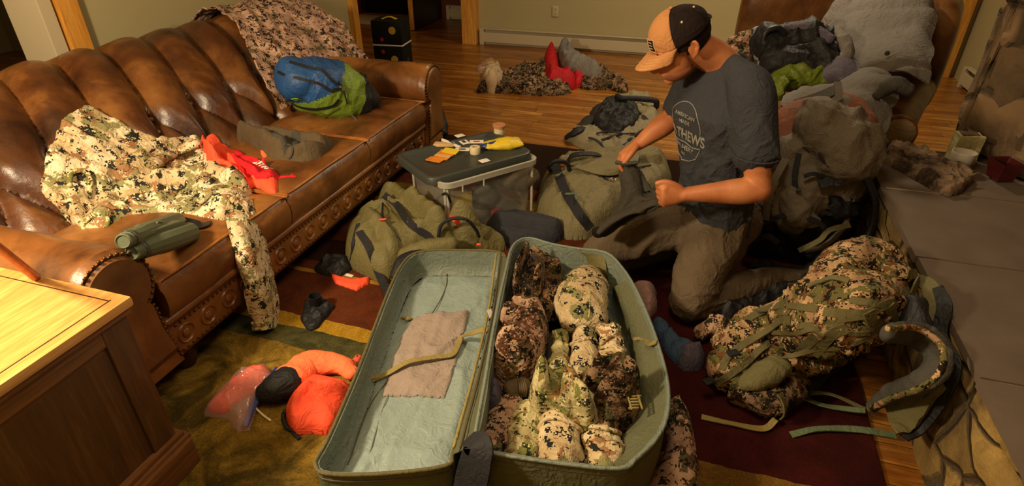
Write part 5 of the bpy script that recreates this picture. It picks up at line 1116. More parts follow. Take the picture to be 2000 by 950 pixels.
# ================= BIG GREY PACK AGAINST THE OTTOMAN =================
def Y(x, y, d): return aty(x, y, d+.07)
o = thing('large_grey_pack', 'large grey brown backpack leaning upright beside the hearth', 'backpack', (.58, 2.6, 0))
parts = [tube([Y(1600, 235, 2.62), Y(1640, 275, 2.6), Y(1660, 320, 2.55)], [(.14, .10), (.17, .13), (.15, .12)], n=20), tube([Y(1560, 300, 2.6), Y(1580, 370, 2.55), Y(1540, 420, 2.5)], [(.10, .10), (.12, .12), (.09, .10)], n=20), tube([Y(1620, 240, 2.62), Y(1690, 275, 2.58), Y(1728, 305, 2.55)], [.07, .08, .03], n=16), tube([Y(1640, 330, 2.6), Y(1620, 400, 2.6)], [.13, .11], n=18), ellip(Y(1700, 300, 2.56), (.07, .05, .04))]
mk('pack_body', *fuse(parts, .012, 4, 8, .030, 141), M['pack'], o)
PB_ = [c for c in bpy.data.objects if c.name.startswith('pack_body')]
mk('pack_lower', *fuse([tube([Y(1600, 380, 2.62), Y(1560, 460, 2.66), Y(1530, 520, 2.7)], [.17, .16, .13], n=20), tube([Y(1500, 420, 2.55), Y(1480, 500, 2.6)], [.08, .09], n=14)], .014, 4, 10, .04, 142), M['blk'], o)
mk('side_pocket', *fuse([tube([Y(1545, 385, 2.44), Y(1560, 420, 2.42), Y(1590, 430, 2.42)], [.05, .055, .03], n=16)], .01, 3, 12, .02, 143), M['pack'], o)
for P_, w_2, m in (([(1560, 300, 2.5), (1552, 350, 2.45), (1560, 400, 2.42), (1540, 430, 2.4)], .022, 'web'), ([(1535, 310, 2.48), (1505, 370, 2.42), (1495, 430, 2.4)], .03, 'pack'), ([(1620, 350, 2.45), (1590, 340, 2.42), (1570, 345, 2.42)], .016, 'web'), ([(1700, 330, 2.5), (1650, 345, 2.45), (1600, 360, 2.42)], .04, 'blk'), ([(1480, 440, 2.42), (1540, 420, 2.38), (1590, 430, 2.38), (1610, 445, 2.38)], .02, 'web'), ([(1660, 440, 2.45), (1620, 450, 2.4), (1600, 470, 2.38), (1560, 490, 2.38)], .022, 'olweb'), ([(1470, 470, 2.4), (1500, 462, 2.38), (1520, 475, 2.38)], .025, 'web')):
    mk('pack_strap', *ribbon([Y(*q) for q in P_], w_2, .006, (-.3, -.8, .5)), M[m], o)
mk('shoulder_strap', *tube([Y(1690, 340, 2.5), Y(1710, 400, 2.48), Y(1690, 470, 2.46), Y(1640, 530, 2.45), Y(1600, 560, 2.4)], [(.035, .014)]*5, n=14), M['blk'], o)
mk('frame_stay', *tube([Y(1655, 400, 2.52), Y(1650, 440, 2.48), Y(1610, 480, 2.44), Y(1575, 490, 2.42)], .012, n=10), M['pack'], o)
mk('hip_belt', *fuse([tube([Y(1640, 480, 2.45), Y(1600, 520, 2.38), Y(1540, 545, 2.36), Y(1480, 520, 2.4)], [(.05, .03)]*4, n=16), tube([Y(1500, 560, 2.3), Y(1560, 565, 2.3), Y(1620, 530, 2.4)], [(.04, .03)]*3, n=14)], .012, 3, 14, .02, 144), M['blk'], o)
for i in range(3): mk('belt_loop', *tube([Y(1500+22*i, 548+2*i, 2.32), Y(1515+22*i, 536, 2.31), Y(1532+22*i, 546, 2.32)], .009, n=8), M['dgrey'], o)
mk('metal_buckle', *join(box(Y(1635, 362, 2.42), (.02, .012, .012), .003), box(Y(1560, 372, 2.40), (.02, .012, .012), .003)), M['lid'], o)
mk('pocket_zip', *tube([Y(1600, 300, 2.46), Y(1625, 330, 2.43), Y(1690, 330, 2.46)], .005, n=8), M['web'], o)

# ================= CAMO PACK ON THE FLOOR =================
o = thing('camo_backpack', 'camo hunting backpack lying on its side by the hearth', 'backpack', at(1560, 700, .01)); CP = o
parts = [tube([at(1420, 735, .07), at(1460, 680, .10), at(1540, 640, .14), atx(1640, 605, .52), atx(1715, 590, .66)], [(.08, .05), (.11, .08), (.13, .11), (.13, .12), (.09, .10)], n=22), tube([at(1430, 690, .06), at(1500, 640, .1), at(1600, 600, .12)], [.06, .08, .08], n=16), tube([at(1480, 760, .04), at(1560, 720, .07), at(1680, 660, .09)], [(.05, .03), (.06, .04), (.06, .05)], n=16)]
mk('main_bag', *fuse(parts, .010, 4, 10, .030, 151), M['camoF'], o)
top = mk('top_pouch', *fuse([tube([atx(1612, 560, .48), atx(1660, 528, .58), atx(1708, 522, .66), atx(1735, 545, .69)], [.07, .098, .095, .075], n=24), tube([atx(1590, 572, .45), atx(1600, 575, .46)], [.035, .04], n=12)], .009, 4, 8, .018, 152), M['camoF'], o)
mk('pouch_zipper', *tube([atx(1580, 575, .42), atx(1620, 582, .48), atx(1680, 578, .57), atx(1735, 580, .66)], .007, n=8), M['olweb'], top)
mk('pouch_trim', *tube([atx(1728, 500, .70), atx(1748, 530, .70), atx(1738, 570, .66), atx(1730, 600, .62)], (.010), n=8), M['tancloth'], top)
mk('lower_pocket', *fuse([tube([at(1450, 770, .05), at(1500, 775, .07), at(1560, 755, .06)], [.05, .065, .045], n=18)], .009, 3, 12, .02, 153), M['camoD'], o)
mk('side_pouch', *wrinkle(tube([at(1455, 750, .12), at(1485, 735, .15), at(1520, 715, .16)], [.03, .045, .05], n=28, k=12, sq=.8), 12, .008), M['olweb'], o)
mk('hydration_corner', *fuse([tube([at(1365, 650, .05), at(1395, 640, .06), at(1420, 635, .05)], [.03, .04, .03], n=16)], .008, 3, 14, .02, 154), M['camoB'], o)
ST = [([(1430, 605, .12), (1480, 605, .17), (1540, 590, .2)], .028), ([(1462, 625, .22), (1500, 605, .25), (1545, 610, .23)], .035), ([(1395, 760, .06), (1420, 700, .14), (1465, 665, .19), (1520, 630, .22), (1545, 625, .22)], .024), ([(1382, 770, .05), (1420, 735, .12), (1460, 705, .17), (1500, 670, .21)], .022), ([(1610, 610, -.40), (1680, 612, -.50), (1740, 590, -.62), (1772, 568, -.72)], .026), ([(1560, 640, .25), (1640, 625, .27), (1700, 615, .27)], .018), ([(1590, 690, .22), (1620, 655, .25), (1650, 640, .25)], .035), ([(1733, 598, -.58), (1740, 650, -.56), (1736, 675, -.55)], .038), ([(1530, 700, .20), (1610, 680, .22), (1700, 655, .21)], .016), ([(1500, 650, .24), (1560, 650, .25), (1600, 640, .26)], .014), ([(1770, 535, -.76), (1800, 540, -.78), (1838, 570, -.80)], .03), ([(1520, 770, .08), (1530, 800, .05), (1538, 830, .03)], .026), ([(1660, 585, -.50), (1700, 592, -.56), (1730, 600, -.60)], .02)]
MBG = [c for c in bpy.data.objects if c.parent == CP and c.name.split('.')[0] in ('main_bag', 'top_pouch', 'lower_pocket', 'side_pouch')]
def onpack(px, py):
    d = Vector(N(ray(px, py))); best = None
    for o_ in MBG:
        w_ = Vector(wloc(o_)); r = o_.ray_cast(Vector((0, 0, CAMH))-w_, d) if False else BV[o_.name].ray_cast(Vector((0, 0, CAMH)), d)
        if r[0] is not None and (best is None or r[3] < best): best = r[3]; pt_ = A(r[0])
    return pt_ if best else None
BV = {o_.name: BVHTree.FromPolygons([v.co+Vector(wloc(o_)) for v in o_.data.vertices], [tuple(p.vertices) for p in o_.data.polygons]) for o_ in MBG}
ST += [([(1580, 560, .3), (1620, 545, .3), (1660, 552, .3)], .016), ([(1560, 690, .2), (1580, 670, .2), (1600, 650, .2)], .030), ([(1500, 605, .2), (1530, 600, .2), (1560, 600, .2), (1600, 605, .2)], .022), ([(1620, 640, .2), (1670, 650, .2), (1720, 640, .2)], .014)]
for P_, w_2 in ST:
    q_s = [onpack(q[0], q[1]) for q in P_]; q_s = [q if q is not None else (at(*r) if r[2] > 0 else atx(r[0], r[1], -r[2])) for q, r in zip(q_s, P_)]
    P2, n_ = cling(MBG, q_s, .006, 5); mk('webbing_strap', *ribbon(P2, w_2, .005, n_, k=2), M['olweb'], o)
for x, y, z, r in ((1432, 690, .175, .6), (1640, 645, .265, .3), (1735, 668, .26, .1), (1385, 745, .09, .7)): mk('strap_slider', *join(box(at(x, y, z), (.04, .028, .008), .003, r)), M['blk'], o)
for P_, w_2, m in (([(1545, 765, .05), (1600, 790, .03), (1660, 800, .05), (1690, 803, .06)], .018, 'grnweb'), ([(1545, 850, .016), (1600, 838, .022), (1680, 840, .022), (1740, 850, .02), (1750, 852, .02)], .022, 'grnweb'), ([(1370, 815, .016), (1430, 828, .018), (1490, 838, .022), (1515, 820, .03)], .020, 'tanweb'), ([(1560, 770, .05), (1620, 770, .05), (1690, 800, .05)], .014, 'olweb')):
    mk('loose_strap', *ribbon([at(*q) for q in P_], w_2, .004, [(0, -.2, 1), (.1, .2, 1), (0, -.3, 1), (.1, -.1, 1), (0, 0, 1)][:len(P_)]), M[m], o)
mk('hip_belt', *wrinkle(tube([atx(1735, 650, .60), atx(1790, 655, .70), atx(1828, 685, .745), atx(1826, 722, .74), atx(1790, 752, .71), atx(1740, 770, .69), atx(1702, 795, .67)], [(.022, .03), (.026, .04), (.026, .04), (.026, .04), (.024, .035), (.022, .03), (.018, .02)], n=20, k=14), 26, .006, 4), M['dgrey'], o)
mk('belt_edge', *tube([atx(1735, 642, .58), atx(1790, 642, .68), atx(1838, 675, .725), atx(1838, 724, .72), atx(1795, 760, .69), atx(1742, 778, .67), atx(1700, 800, .655)], .009, n=10), M['camoF'], o)
mk('belt_wing', *sheet([[atx(1730, 780, .70), atx(1780, 765, .74), atx(1825, 735, .765)], [atx(1735, 820, .70), atx(1785, 800, .75), atx(1840, 745, .775)], [atx(1750, 850, .71), atx(1790, 835, .76), atx(1848, 755, .785)]], 8, .012, 12, .012, 8), M['olweb'], o)
mk('belt_webbing', *ribbon([atx(1765, 855, .73), atx(1795, 835, .77), atx(1832, 780, .785), atx(1858, 715, .79), atx(1835, 655, .79), atx(1845, 600, .80), atx(1832, 562, .80)], [.03, .04, .05, .05, .04, .04, .03], .008, (-.6, -.4, .6)), M['blk'], o)
mk('back_panel', *fuse([tube([at(1700, 640, .06), at(1640, 680, .05), at(1560, 740, .03)], [(.07, .02)]*3, n=16)], .012, 3, 12, .015, 155), M['blk'], o)
mk('lumbar_pad', *fuse([tube([atx(1785, 600, .70), atx(1785, 640, .70)], [.045, .04], n=14)], .010, 3, 12, .015, 156), M['blk'], o)
mk('shoulder_strap', *ribbon([atx(1785, 545, .77), atx(1815, 560, .79), atx(1828, 600, .79), atx(1822, 640, .78)], [.035, .045, .05, .03], .016, (-.5, -.5, .7)), M['olweb'], o)
# cloths between the case and the pack
o, _ = floorheap('blue_sock', 'faded blue cloth trailing between the case and the camo pack', [(1275, 625), (1300, 630), (1330, 665), (1375, 690), (1370, 715), (1330, 712), (1300, 690), (1285, 655)], M['bluegrey'], .045, 161, 'sock', sc=16, amp=.035, edge=.05)
o, _ = floorheap('purple_sock', 'dull purple cloth touching the camo pack', [(1330, 680), (1370, 685), (1375, 712), (1345, 722), (1322, 708)], M['purple'], .055, 162, 'sock', sc=18, amp=.035, edge=.05)
o, _ = floorheap('blush_mesh_cap', 'pale pink cloth cap between the case and the man', [(1232, 562), (1258, 560), (1282, 570), (1284, 595), (1268, 612), (1245, 590)], M['salmon'], .09, 163, 'cap', sc=9, amp=.01, edge=.07)
o, _ = floorheap('camo_neck_gaiter', 'rose camo garment on the rug at the right side of the case', [(1300, 790), (1330, 782), (1345, 810), (1355, 850), (1365, 920), (1360, 970), (1270, 970), (1262, 940), (1290, 900), (1300, 850)], M['camoB'], .06, 164, 'garment', sc=12, amp=.03, edge=.05)
o, _ = floorheap('dark_strap_heap', 'dark folded gear between the man and the camo pack', [(1400, 600), (1450, 560), (1540, 545), (1600, 560), (1590, 590), (1500, 605), (1440, 630), (1400, 625)], M['blk'], .07, 165, 'gear', sc=18, amp=.04, edge=.05)
# ================= ON THE HEARTH =================
g = Heap([at(x, y, HZ+.02) for x, y in [(1735, 283), (1765, 284), (1810, 300), (1860, 325), (1898, 338), (1902, 352), (1880, 372), (1855, 377), (1815, 358), (1765, 330), (1725, 312)]], level(HZ), .04, .014, 22, .022, (), 171, smooth=False)
o = meta(mk('bark_slab', *g.mesh(.006), M['bark']), 'rough weathered bark slab lying across the hearth corner', 'bark slab')
mk('splinter', *tube([at(1890, 345, HZ+.04), at(1912, 338, HZ+.05)], [.008, .003], n=8), M['bark'], o)
p = at(1871, 330, HZ); o = meta(mk('candle_cup', *lathe(p, [(.001, 0), (.034, 0), (.04, .004), (.049, .08), (.048, .083), (.045, .083), (.042, .055), (.001, .055)], 40), M['ceramic'], sharp=50), 'white ceramic candle cup standing behind the bark slab', 'candle'); mk('wax', *lathe(p, [(.042, .058), (.03, .0575), (.001, .058)], 32), M['candle'], o)
p = A([1.215, 3.05, HZ]); V, F = rough(gridbox(p+A([0.01, .03, .065]), (.10, .08, .13), .012), .004, 20); o = meta(mk('stone_holder', V, F, M['block']), 'pale square stone block with a hollow top on the hearth', 'candle holder'); mk('hollow_rim', *join(box(p+A([.01, .03, .1315]), (.07, .05, .006), .002)), M['bark'], o)
p = at(1950, 352, HZ); rr = .3; s4 = lambda w, z: [p+A([math.cos(rr+math.pi/4+k*math.pi/2)*w, math.sin(rr+math.pi/4+k*math.pi/2)*w, z]) for k in range(4)]
Rg = [s4(.035, .002), s4(.05, .01), s4(.068, .085), s4(.074, .092), s4(.066, .09), s4(.05, .03)]; V = [q for r in Rg for q in r]; F = [(k*4+i, k*4+(i+1) % 4, (k+1)*4+(i+1) % 4, (k+1)*4+i) for k in range(5) for i in range(4)]+[(3, 2, 1, 0), (20, 21, 22, 23)]
o = meta(mk('oxblood_bowl', V, F, M['bowl'], smooth=False), 'small square dark red glazed bowl beside the stone block', 'bowl'); m_ = o.modifiers.new('b', 'BEVEL'); m_.width = .006; m_.segments = 3
# ================= THE KNEELING MAN =================
PE = thing('person', 'person kneeling in a tan and black cap and charcoal t-shirt, holding dark trousers', 'person', (.05, 2.2, .01))
Fc = N([-.78, -.62, 0]); Sc = N([.62, -.78, 0]); Uc = A([0, 0, 1.])      # chest: forward, his left, up
neck = aty(1418, 122, 2.34); pelv = aty(1395, 425, 2.30); mid_ = aty(1400, 330, 2.28); chest = aty(1398, 215, 2.28)
shL = aty(1466, 178, 2.17); shR = aty(1352, 172, 2.42)
elL = aty(1482, 372, 2.08); wrL = aty(1335, 380, 2.02); knL = aty(1296, 385, 1.99)
elR = aty(1312, 232, 2.36); wrR = aty(1246, 282, 2.30); knR = aty(1216, 303, 2.27)
# head frame
hF = N([-.84, -.40, -.50]); hS = N(np.cross(hF, [0, 0, 1]))*-1; hU = N(np.cross(hF, hS)); 
if hU[2] < 0: hU = -hU
if hS@Sc < 0: hS = -hS
HC = aty(1329, 87, 2.25)
def h(f, s, u): return HC+hF*f+hS*s+hU*u
AX = [hF, hS, hU]
def limb(P, R, **k): return tube(P, R, n=24, k=8, **k)
body = [ellip(h(-.012, 0, .035), (.100, .078, .088), AX, 32, 20), ellip(h(.035, 0, -.03), (.062, .064, .088), AX, 28, 18), ellip(h(.035, 0, -.078), (.062, .056, .034), AX, 24, 14), ellip(h(.078, 0, -.098), (.022, .026, .020), AX),
  tube([h(.092, 0, .012), h(.108, 0, -.012), h(.119, 0, -.034), h(.100, 0, -.045)], [.010, .011, .015, .011], n=14, k=4), ellip(h(.108, .010, -.038), (.010, .010, .008), AX), ellip(h(.108, -.010, -.038), (.010, .010, .008), AX),
  ellip(h(.092, 0, -.064), (.012, .026, .007), AX), ellip(h(.090, 0, -.075), (.012, .022, .007), AX), ellip(h(.082, 0, .022), (.018, .056, .012), AX), ellip(h(.068, .042, -.018), (.026, .022, .02), AX), ellip(h(.068, -.042, -.018), (.026, .022, .02), AX)]
for s in (1, -1):
    body += [tube([h(-.002, s*.076, .018), h(-.020, s*.084, .022), h(-.030, s*.088, .004), h(-.022, s*.084, -.022), h(-.004, s*.077, -.034)], [.005, .006, .006, .006, .006], n=10, k=5), ellip(h(-.010, s*.078, -.008), (.016, .006, .026), AX)]
body += [limb([h(-.03, 0, -.02), h(-.045, 0, -.07)*.5+(neck+A([0, 0, .02]))*.5, neck-Uc*.03], [.062, .062, .075]), limb([neck-Uc*.02, chest, mid_, pelv], [(.075, .06), (.13, .085), (.12, .08), (.13, .09)], up=Fc),
  limb([neck-A([0, 0, .02]), neck*.4+shL*.6, shL], [.055, .055, .055]), limb([neck-A([0, 0, .02]), neck*.4+shR*.6, shR], [.055, .055, .055]),
  limb([shL, shL*.55+elL*.45, elL+(shL-elL)*.1, elL], [.058, .054, .044, .043]), limb([elL, elL*.75+wrL*.25, elL*.4+wrL*.6, wrL], [.043, .048, .037, (.030, .024)]),
  limb([shR, shR*.5+elR*.5, elR], [.056, .050, .042]), limb([elR, elR*.72+wrR*.28, elR*.35+wrR*.65, wrR], [.042, .045, .036, (.030, .024)])]
# hands: palm, four separate fingers of unequal length, thumb from the side
def hand(w, kn, pn_, th, curl, spread=1.0):
    """w wrist, kn knuckle centre, pn_ palm-side normal, th = direction of thumb side"""
    d = N(kn-w); th = N(A(th)-d*(A(th)@d)); p = N(A(pn_)-d*(A(pn_)@d)-th*(A(pn_)@th)); out = []
    out.append(tube([w, w*.5+kn*.5, kn], [(.028, .022), (.038, .019), (.041, .015)], n=20, k=6, up=p))
    for i, (o_, L, r) in enumerate(((.031, .082, .0095), (.0105, .090, .0098), (-.010, .084, .0094), (-.030, .066, .0084))):
        b = kn+th*o_*spread; q = [b-d*.012]; a = 0; cur = b
        for s_, frac in enumerate((.44, .32, .24)):
            q.append(cur.copy()); a += curl[s_]*(1+.06*i); cur = cur+(d*math.cos(a)+p*math.sin(a))*L*frac
        q.append(cur); out.append(tube(q, [r*1.1, r*1.08, r, r*.95, r*.82], n=12, k=4))
    b = w+d*.025+th*.026; out.append(tube([b-d*.01, b+th*.018+d*.018+p*.004, b+th*.026+d*.045+p*.012, b+th*.022+d*.068+p*.020], [.014, .0135, .0115, .0095], n=12, k=5))
    return out
body += hand(wrL, knL, Fc*.2-Uc*.5+A([0, .7, 0]), Uc*1.0+A([-.0, .1, 0]), (1.25, 1.35, .8))
body += hand(wrR, knR, -Uc*.8+A([.3, -.2, 0]), A([.1, -1, .1]), (.55, .8, .6))
skin = mk('body', *fuse(body, .0042, 5), M['skin'], PE)
eyes = [mk('eye', *ellip(h(.083, s*.031, -.002), (.012, .013, .009), AX, 16, 10), M['eye'], skin) for s in (1, -1)]
for s in (1, -1): mk('eyebrow', *tube([h(.092, s*.014, .016), h(.094, s*.034, .022), h(.080, s*.052, .016)], [(.003, .004)]*3, n=8), M['hair'], skin)
# darker skin colour along the jaw, painting shade onto the lower face
bV, bF = ellip(h(.035, 0, -.078), (.0635, .0575, .0365), AX, 64, 40); bV = A(bV); lc = (bV-HC)@A(AX).T
keep = [f for f in bF if (lambda c: c[0] > -.005 and c[2] < -.052 + .25*max(0, .06-c[0]))(lc[list(f)].mean(0))]
ids = sorted({i for f in keep for i in f}); mp_ = {q: i for i, q in enumerate(ids)}
if keep: mk('jaw_shade', bV[ids]-N([0, 0, 1])*0, [tuple(mp_[i] for i in f) for f in keep], M['jaw_shade'], skin)
# hair: below the cap at the back and temples
hV, hFc = ellip(h(-.014, 0, .030), (.105, .0835, .092), AX, 72, 48); hV = A(hV); lc = (hV-HC)@A(AX).T
def hk(c): return (c[0] < -.006 and c[2] > -.045-.0*c[0]) or (c[2] > .0 and c[0] < .035 and abs(c[1]) > .05) or (c[0] < .012 and c[2] > -.02 and abs(c[1]) > .055 and c[0] > .004)
keep = [f for f in hFc if hk(lc[list(f)].mean(0))]; ids = sorted({i for f in keep for i in f}); mp_ = {q: i for i, q in enumerate(ids)}
hv = hV[ids]; hv = hv+N([0, 0, 1])*0+(hv-h(-.014, 0, .03))*(.02*pn(hv*90, 4))[:, None]
mk('hair', hv, [tuple(mp_[i] for i in f) for f in keep], M['hair'], PE)
# cap
CP_ = h(-.012, 0, .040); cx_ = lambda f, s, u: CP_+hF*f+hS*s+hU*u
cap = bpy.data.objects.new('cap', None); COL.objects.link(cap); cap.parent = PE; cap.location = tuple(CP_-wloc(PE))
def crown(lo, hi, mat, nm, r0=0.):
    V = []; F = []; nt, npz = 30, 18
    for i in range(nt+1):
        th = lo+(hi-lo)*i/nt
        for j in range(npz+1):
            ph = (math.pi/2)*j/npz; fr = max(0, math.cos(th)); zz = .098+.012*fr; ex = 1+.10*fr*math.sin(ph)*math.cos(ph)*2
            c = math.cos(ph)**.86; seam = 1-.012*math.exp(-((((th/(math.pi/3))+.5) % 1-.5)/.035)**2)
            V.append(cx_((.110*c*math.cos(th)*ex+r0)*seam, .089*c*math.sin(th)*seam, zz*math.sin(ph)*seam-.012-.010*math.cos(th)*(1-math.sin(ph))))
    for i in range(nt):
        for j in range(npz): q = i*(npz+1)+j; F.append((q, q+npz+1, q+npz+2, q+1))
    V = A(V); V = V+(pn(V*30, 3)*.0012)[:, None]; o = mk(nm, V, F, mat, cap); m = o.modifiers.new('s', 'SOLIDIFY'); m.thickness = .0025; m.offset = 0; return o
crown(-1.08, 1.08, M['captan'], 'front_panel'); crown(1.08, 2*math.pi-1.08, M['capblk'], 'mesh_back')
V = []; F = []; nu, nv = 28, 12
for i in range(nu+1):
    a = -1.12+2.24*i/nu
    for j in range(nv+1):
        t = j/nv; ext = .080*max(0, math.cos(a*1.28))**.45*t
        V.append(cx_(.110*math.cos(a)+ext, .089*math.sin(a)*(1-.06*t), -.010-.010*math.cos(a)-t*(.012+.30*(.089*math.sin(a))**2/.089)-.010*t*t))
for i in range(nu):
    for j in range(nv): q = i*(nv+1)+j; F.append((q, q+1, q+nv+2, q+nv+1))
br = mk('brim', V, F, M['captan'], cap); m = br.modifiers.new('s', 'SOLIDIFY'); m.thickness = .004; m.offset = 0
V = A(V).reshape(nu+1, nv+1, 3)
for j in (5, 7, 9, 11): mk('brim_stitching', *tube([V[i, j]+hU*.0024 for i in range(2, nu-1, 2)], .0007, n=5, k=2), M['foil_t'], br)
mk('top_button', *ellip(cx_(0.0, 0, .095), (.008, .008, .005), AX, 16, 8), M['captan'], cap)
def cpt(th, ph, r=1.0):
    fr = max(0, math.cos(th)); ex = 1+.10*fr*math.sin(ph)*math.cos(ph)*2; c = math.cos(ph)**.86
    return cx_(.110*c*math.cos(th)*ex*r, .089*c*math.sin(th)*r, ((.098+.012*fr)*math.sin(ph)-.012)*r-.010*math.cos(th)*(1-math.sin(ph)))
for th, ph in ((1.55, .75), (2.6, .9), (-1.55, .75)): mk('eyelet', *ellip(cpt(th, ph, 1.012), (.0045, .0045, .0045), AX, 12, 8), M['foil_t'], cap)
G_ = [[cpt(-.16+.50*a, .12+.36*b, 1.02) for a in np.linspace(0, 1, 5)] for b in np.linspace(0, 1, 5)]
pt = mk('front_patch', *sheet(G_, 4, .003), M['capblk'], cap)
mk('patch_border', *tube([G_[0][0], G_[0][2], G_[0][4], G_[2][4], G_[4][4], G_[4][2], G_[4][0], G_[2][0]], .0018, n=6, closed=True, cap=False), M['foil_t'], pt)
for b in (1, 2, 3): mk('patch_stitching', *tube([G_[b][1], G_[b][2]+hU*.002, G_[b][3]], .0013, n=6), M['foil_t'], pt)
mk('back_strap', *tube([cpt(2.7, .12, 1.01), cpt(math.pi, .10, 1.02), cpt(-2.7, .12, 1.01)], [(.008, .002)]*3, n=8), M['capblk'], cap)
mk('crown_seam', *tube([cpt(1.08, .0, 1.012), cpt(1.08, .5, 1.012), cpt(1.08, 1.1, 1.012), cpt(1.08, 1.5, 1.01)], .0012, n=6), M['capblk'], cap)
# ---- t-shirt
ts = [limb([neck-Uc*.015-Fc*.005, chest*.35+neck*.65, chest, mid_, pelv+A([0, 0, .03])], [(.085, .075), (.165, .098), (.195, .128), (.165, .125), (.175, .130)], up=Fc, cap=False) if False else None]
def torso(rings):
    V = []; F = []; n = 48
    for c, w, df, db in rings:
        for i in range(n):
            a = 2*math.pi*i/n; cs, sn = math.cos(a), math.sin(a); e = .86
            x = abs(cs)**e*math.copysign(1, cs); y = abs(sn)**e*math.copysign(1, sn); V.append(A(c)+Sc*w*x+Fc*(df if y > 0 else db)*y)
    for k in range(len(rings)-1):
        for i in range(n): F.append((k*n+i, k*n+(i+1) % n, (k+1)*n+(i+1) % n, (k+1)*n+i))
    F.append(tuple(range(n-1, -1, -1))); F.append(tuple((len(rings)-1)*n+i for i in range(n))); return V, F
def lerp(a, b, t): return A(a)*(1-t)+A(b)*t
rings = [(pelv-A([0, 0, .02]), .165, .125, .13), (pelv+A([0, 0, .05])+Fc*.01, .160, .128, .125), (lerp(pelv, mid_, .8), .155, .125, .115), (lerp(mid_, chest, .5), .168, .125, .12), (chest, .180, .128, .13), (lerp(chest, neck, .45), .175, .105, .12), (lerp(chest, neck, .72), .150, .095, .105), (lerp(chest, neck, .88), .110, .082, .085), (lerp(chest, neck, .99), .080, .070, .072)]
hemL = lerp(shL, elL, .60); hemR = lerp(shR, elR, .62); dl_ = N(elL-shL); dr_ = N(elR-shR)
shp = [torso(rings), limb([lerp(neck, shL, .25), lerp(neck, shL, .7)+Uc*.004, shL, lerp(shL, elL, .3), hemL], [.055, .068, .080, .082, .080]), limb([lerp(neck, shR, .25), lerp(neck, shR, .7), shR, lerp(shR, elR, .3), hemR], [.055, .066, .076, .074, .070])]
def tmask(W): return .04+.96*np.clip((neck[2]-.05-W[:, 2])/.22, 0, 1)
SV, SF = fuse(shp, .0065, 5, 8, .020, 201, (1.3, 1.3, .6), tmask)
shirt = mk('t_shirt', SV, SF, M['shirt'], PE)
mk('sleeve_hem', *tube([hemL+dl_*.012+(Sc*math.cos(a)+Fc*math.sin(a)*1.0)*.081 for a in np.linspace(0, 2*math.pi, 17)[:-1]], .0035, n=8, k=2, closed=True, cap=False), M['shirt'], shirt)
mk('collar', *tube([lerp(chest, neck, 1.0)+Sc*.079*math.cos(a)+Fc*(.072*math.sin(a))+Uc*(-.016*math.sin(a)+.004) for a in np.linspace(0, 2*math.pi, 17)[:-1]], .006, n=8, k=3, closed=True, cap=False), M['shirt'], shirt)
# chest print laid on the cloth
bvh = BVHTree.FromPolygons([Vector(v) for v in SV], [tuple(f) for f in SF])
pc0 = hit(1338, 258, flat0); pd = ray(1334, 256); hitp = bvh.ray_cast(Vector((0, 0, CAMH)), Vector(N(pd))); PC = A(hitp[0]) if hitp[0] else chest+Fc*.13
pF = N(Fc*.85+Sc*.35); pR = N(np.cross(pF, Uc))*-1.0
if pR@RT < 0: pR = -pR
# reading direction runs from his right to his left as seen from the front
def onshirt(p):
    r = bvh.ray_cast(Vector(p+pF*.25), Vector(-pF))
    if r[0] is None or abs((A(r[0])-PC)@pF) > .06: r = bvh.find_nearest(Vector(p-pF*.03))
    return A(r[0])+A(r[1])*.0022
pw = N(pR); CT = PC+pw*.008
pu = Uc
def line(P_, r=.0022): return tube([onshirt(CT+pw*x+pu*y) for x, y in P_], r, n=6, k=2, smoothpath=False) if False else tube([onshirt(CT+pw*x+pu*y) for x, y in P_], (.0020), n=6, k=1)
def densify(P_, m=6): return [tuple(lerp(P_[i], P_[i+1], k/m)) for i in range(len(P_)-1) for k in range(m)]+[P_[-1]]
dome = [(.085*math.cos(a), .018+.095*math.sin(a)) for a in np.linspace(0, math.pi, 20)]
pr = mk('chest_print', *join(line(densify(dome+[(-.085, .018), (-.04, .018), (.085, .018)][0:1]+[(.085, .018)], 2)), line(densify([(-.088, -.040), (-.045, -.048), (0, -.040), (.045, -.048), (.088, -.040)], 4)), line(densify([(-.088, -.046), (-.075, -.085), (-.035, -.112), (.0, -.118), (.035, -.112), (.075, -.085), (.088, -.046)], 4))), M['print'], shirt)
for s_, sz, yy in (('AMERICAN', .022, .066), ('MADE', .022, .040), ('MATHEWS', .046, -.012), ('ARCHERY', .026, -.064), ('INC', .016, -.090)):
    text(s_, sz, CT+pu*yy, pw, pu*(1.25 if s_ == 'MATHEWS' else 1), M['print'], pr, 'print_lettering', base=onshirt, bold=True)
# ---- trousers
hpL = aty(1412, 440, 2.26); hpR = aty(1370, 430, 2.36); kL = aty(1350, 585, 2.03); kR = aty(1172, 492, 2.24)
kL[2] = max(kL[2], .10); aL = A([.44, 2.34, .07]); aR = A([.20, 2.60, .07])
pp = [limb([pelv+A([0, 0, .02]), pelv-A([0, 0, .09])], [(.165, .13), (.175, .15)], up=Fc), ellip(lerp(hpL, hpR, .5)-Fc*.05, (.17, .17, .12)),
  limb([hpL, lerp(hpL, kL, .5)+A([-.01, 0, .02]), kL, kL+A([.02, .03, -.02])], [.115, .108, .088, .08]), limb([hpR, lerp(hpR, kR, .5)+A([0, 0, .02]), kR, kR+A([.03, .02, -.05])], [.115, .100, .080, .070]),
  limb([kL+A([.02, .0, -.03]), lerp(kL, aL, .5), aL], [.078, .075, .055]), limb([kR+A([.03, .0, -.04]), lerp(kR, aR, .5), aR], [.070, .072, .055])]
tr = mk('trousers', *(lambda VF: (np.c_[VF[0][:, :2], np.maximum(VF[0][:, 2], .012)], VF[1]))(fuse(pp, .008, 5, 7, .015, 211)), M['pants'], PE)
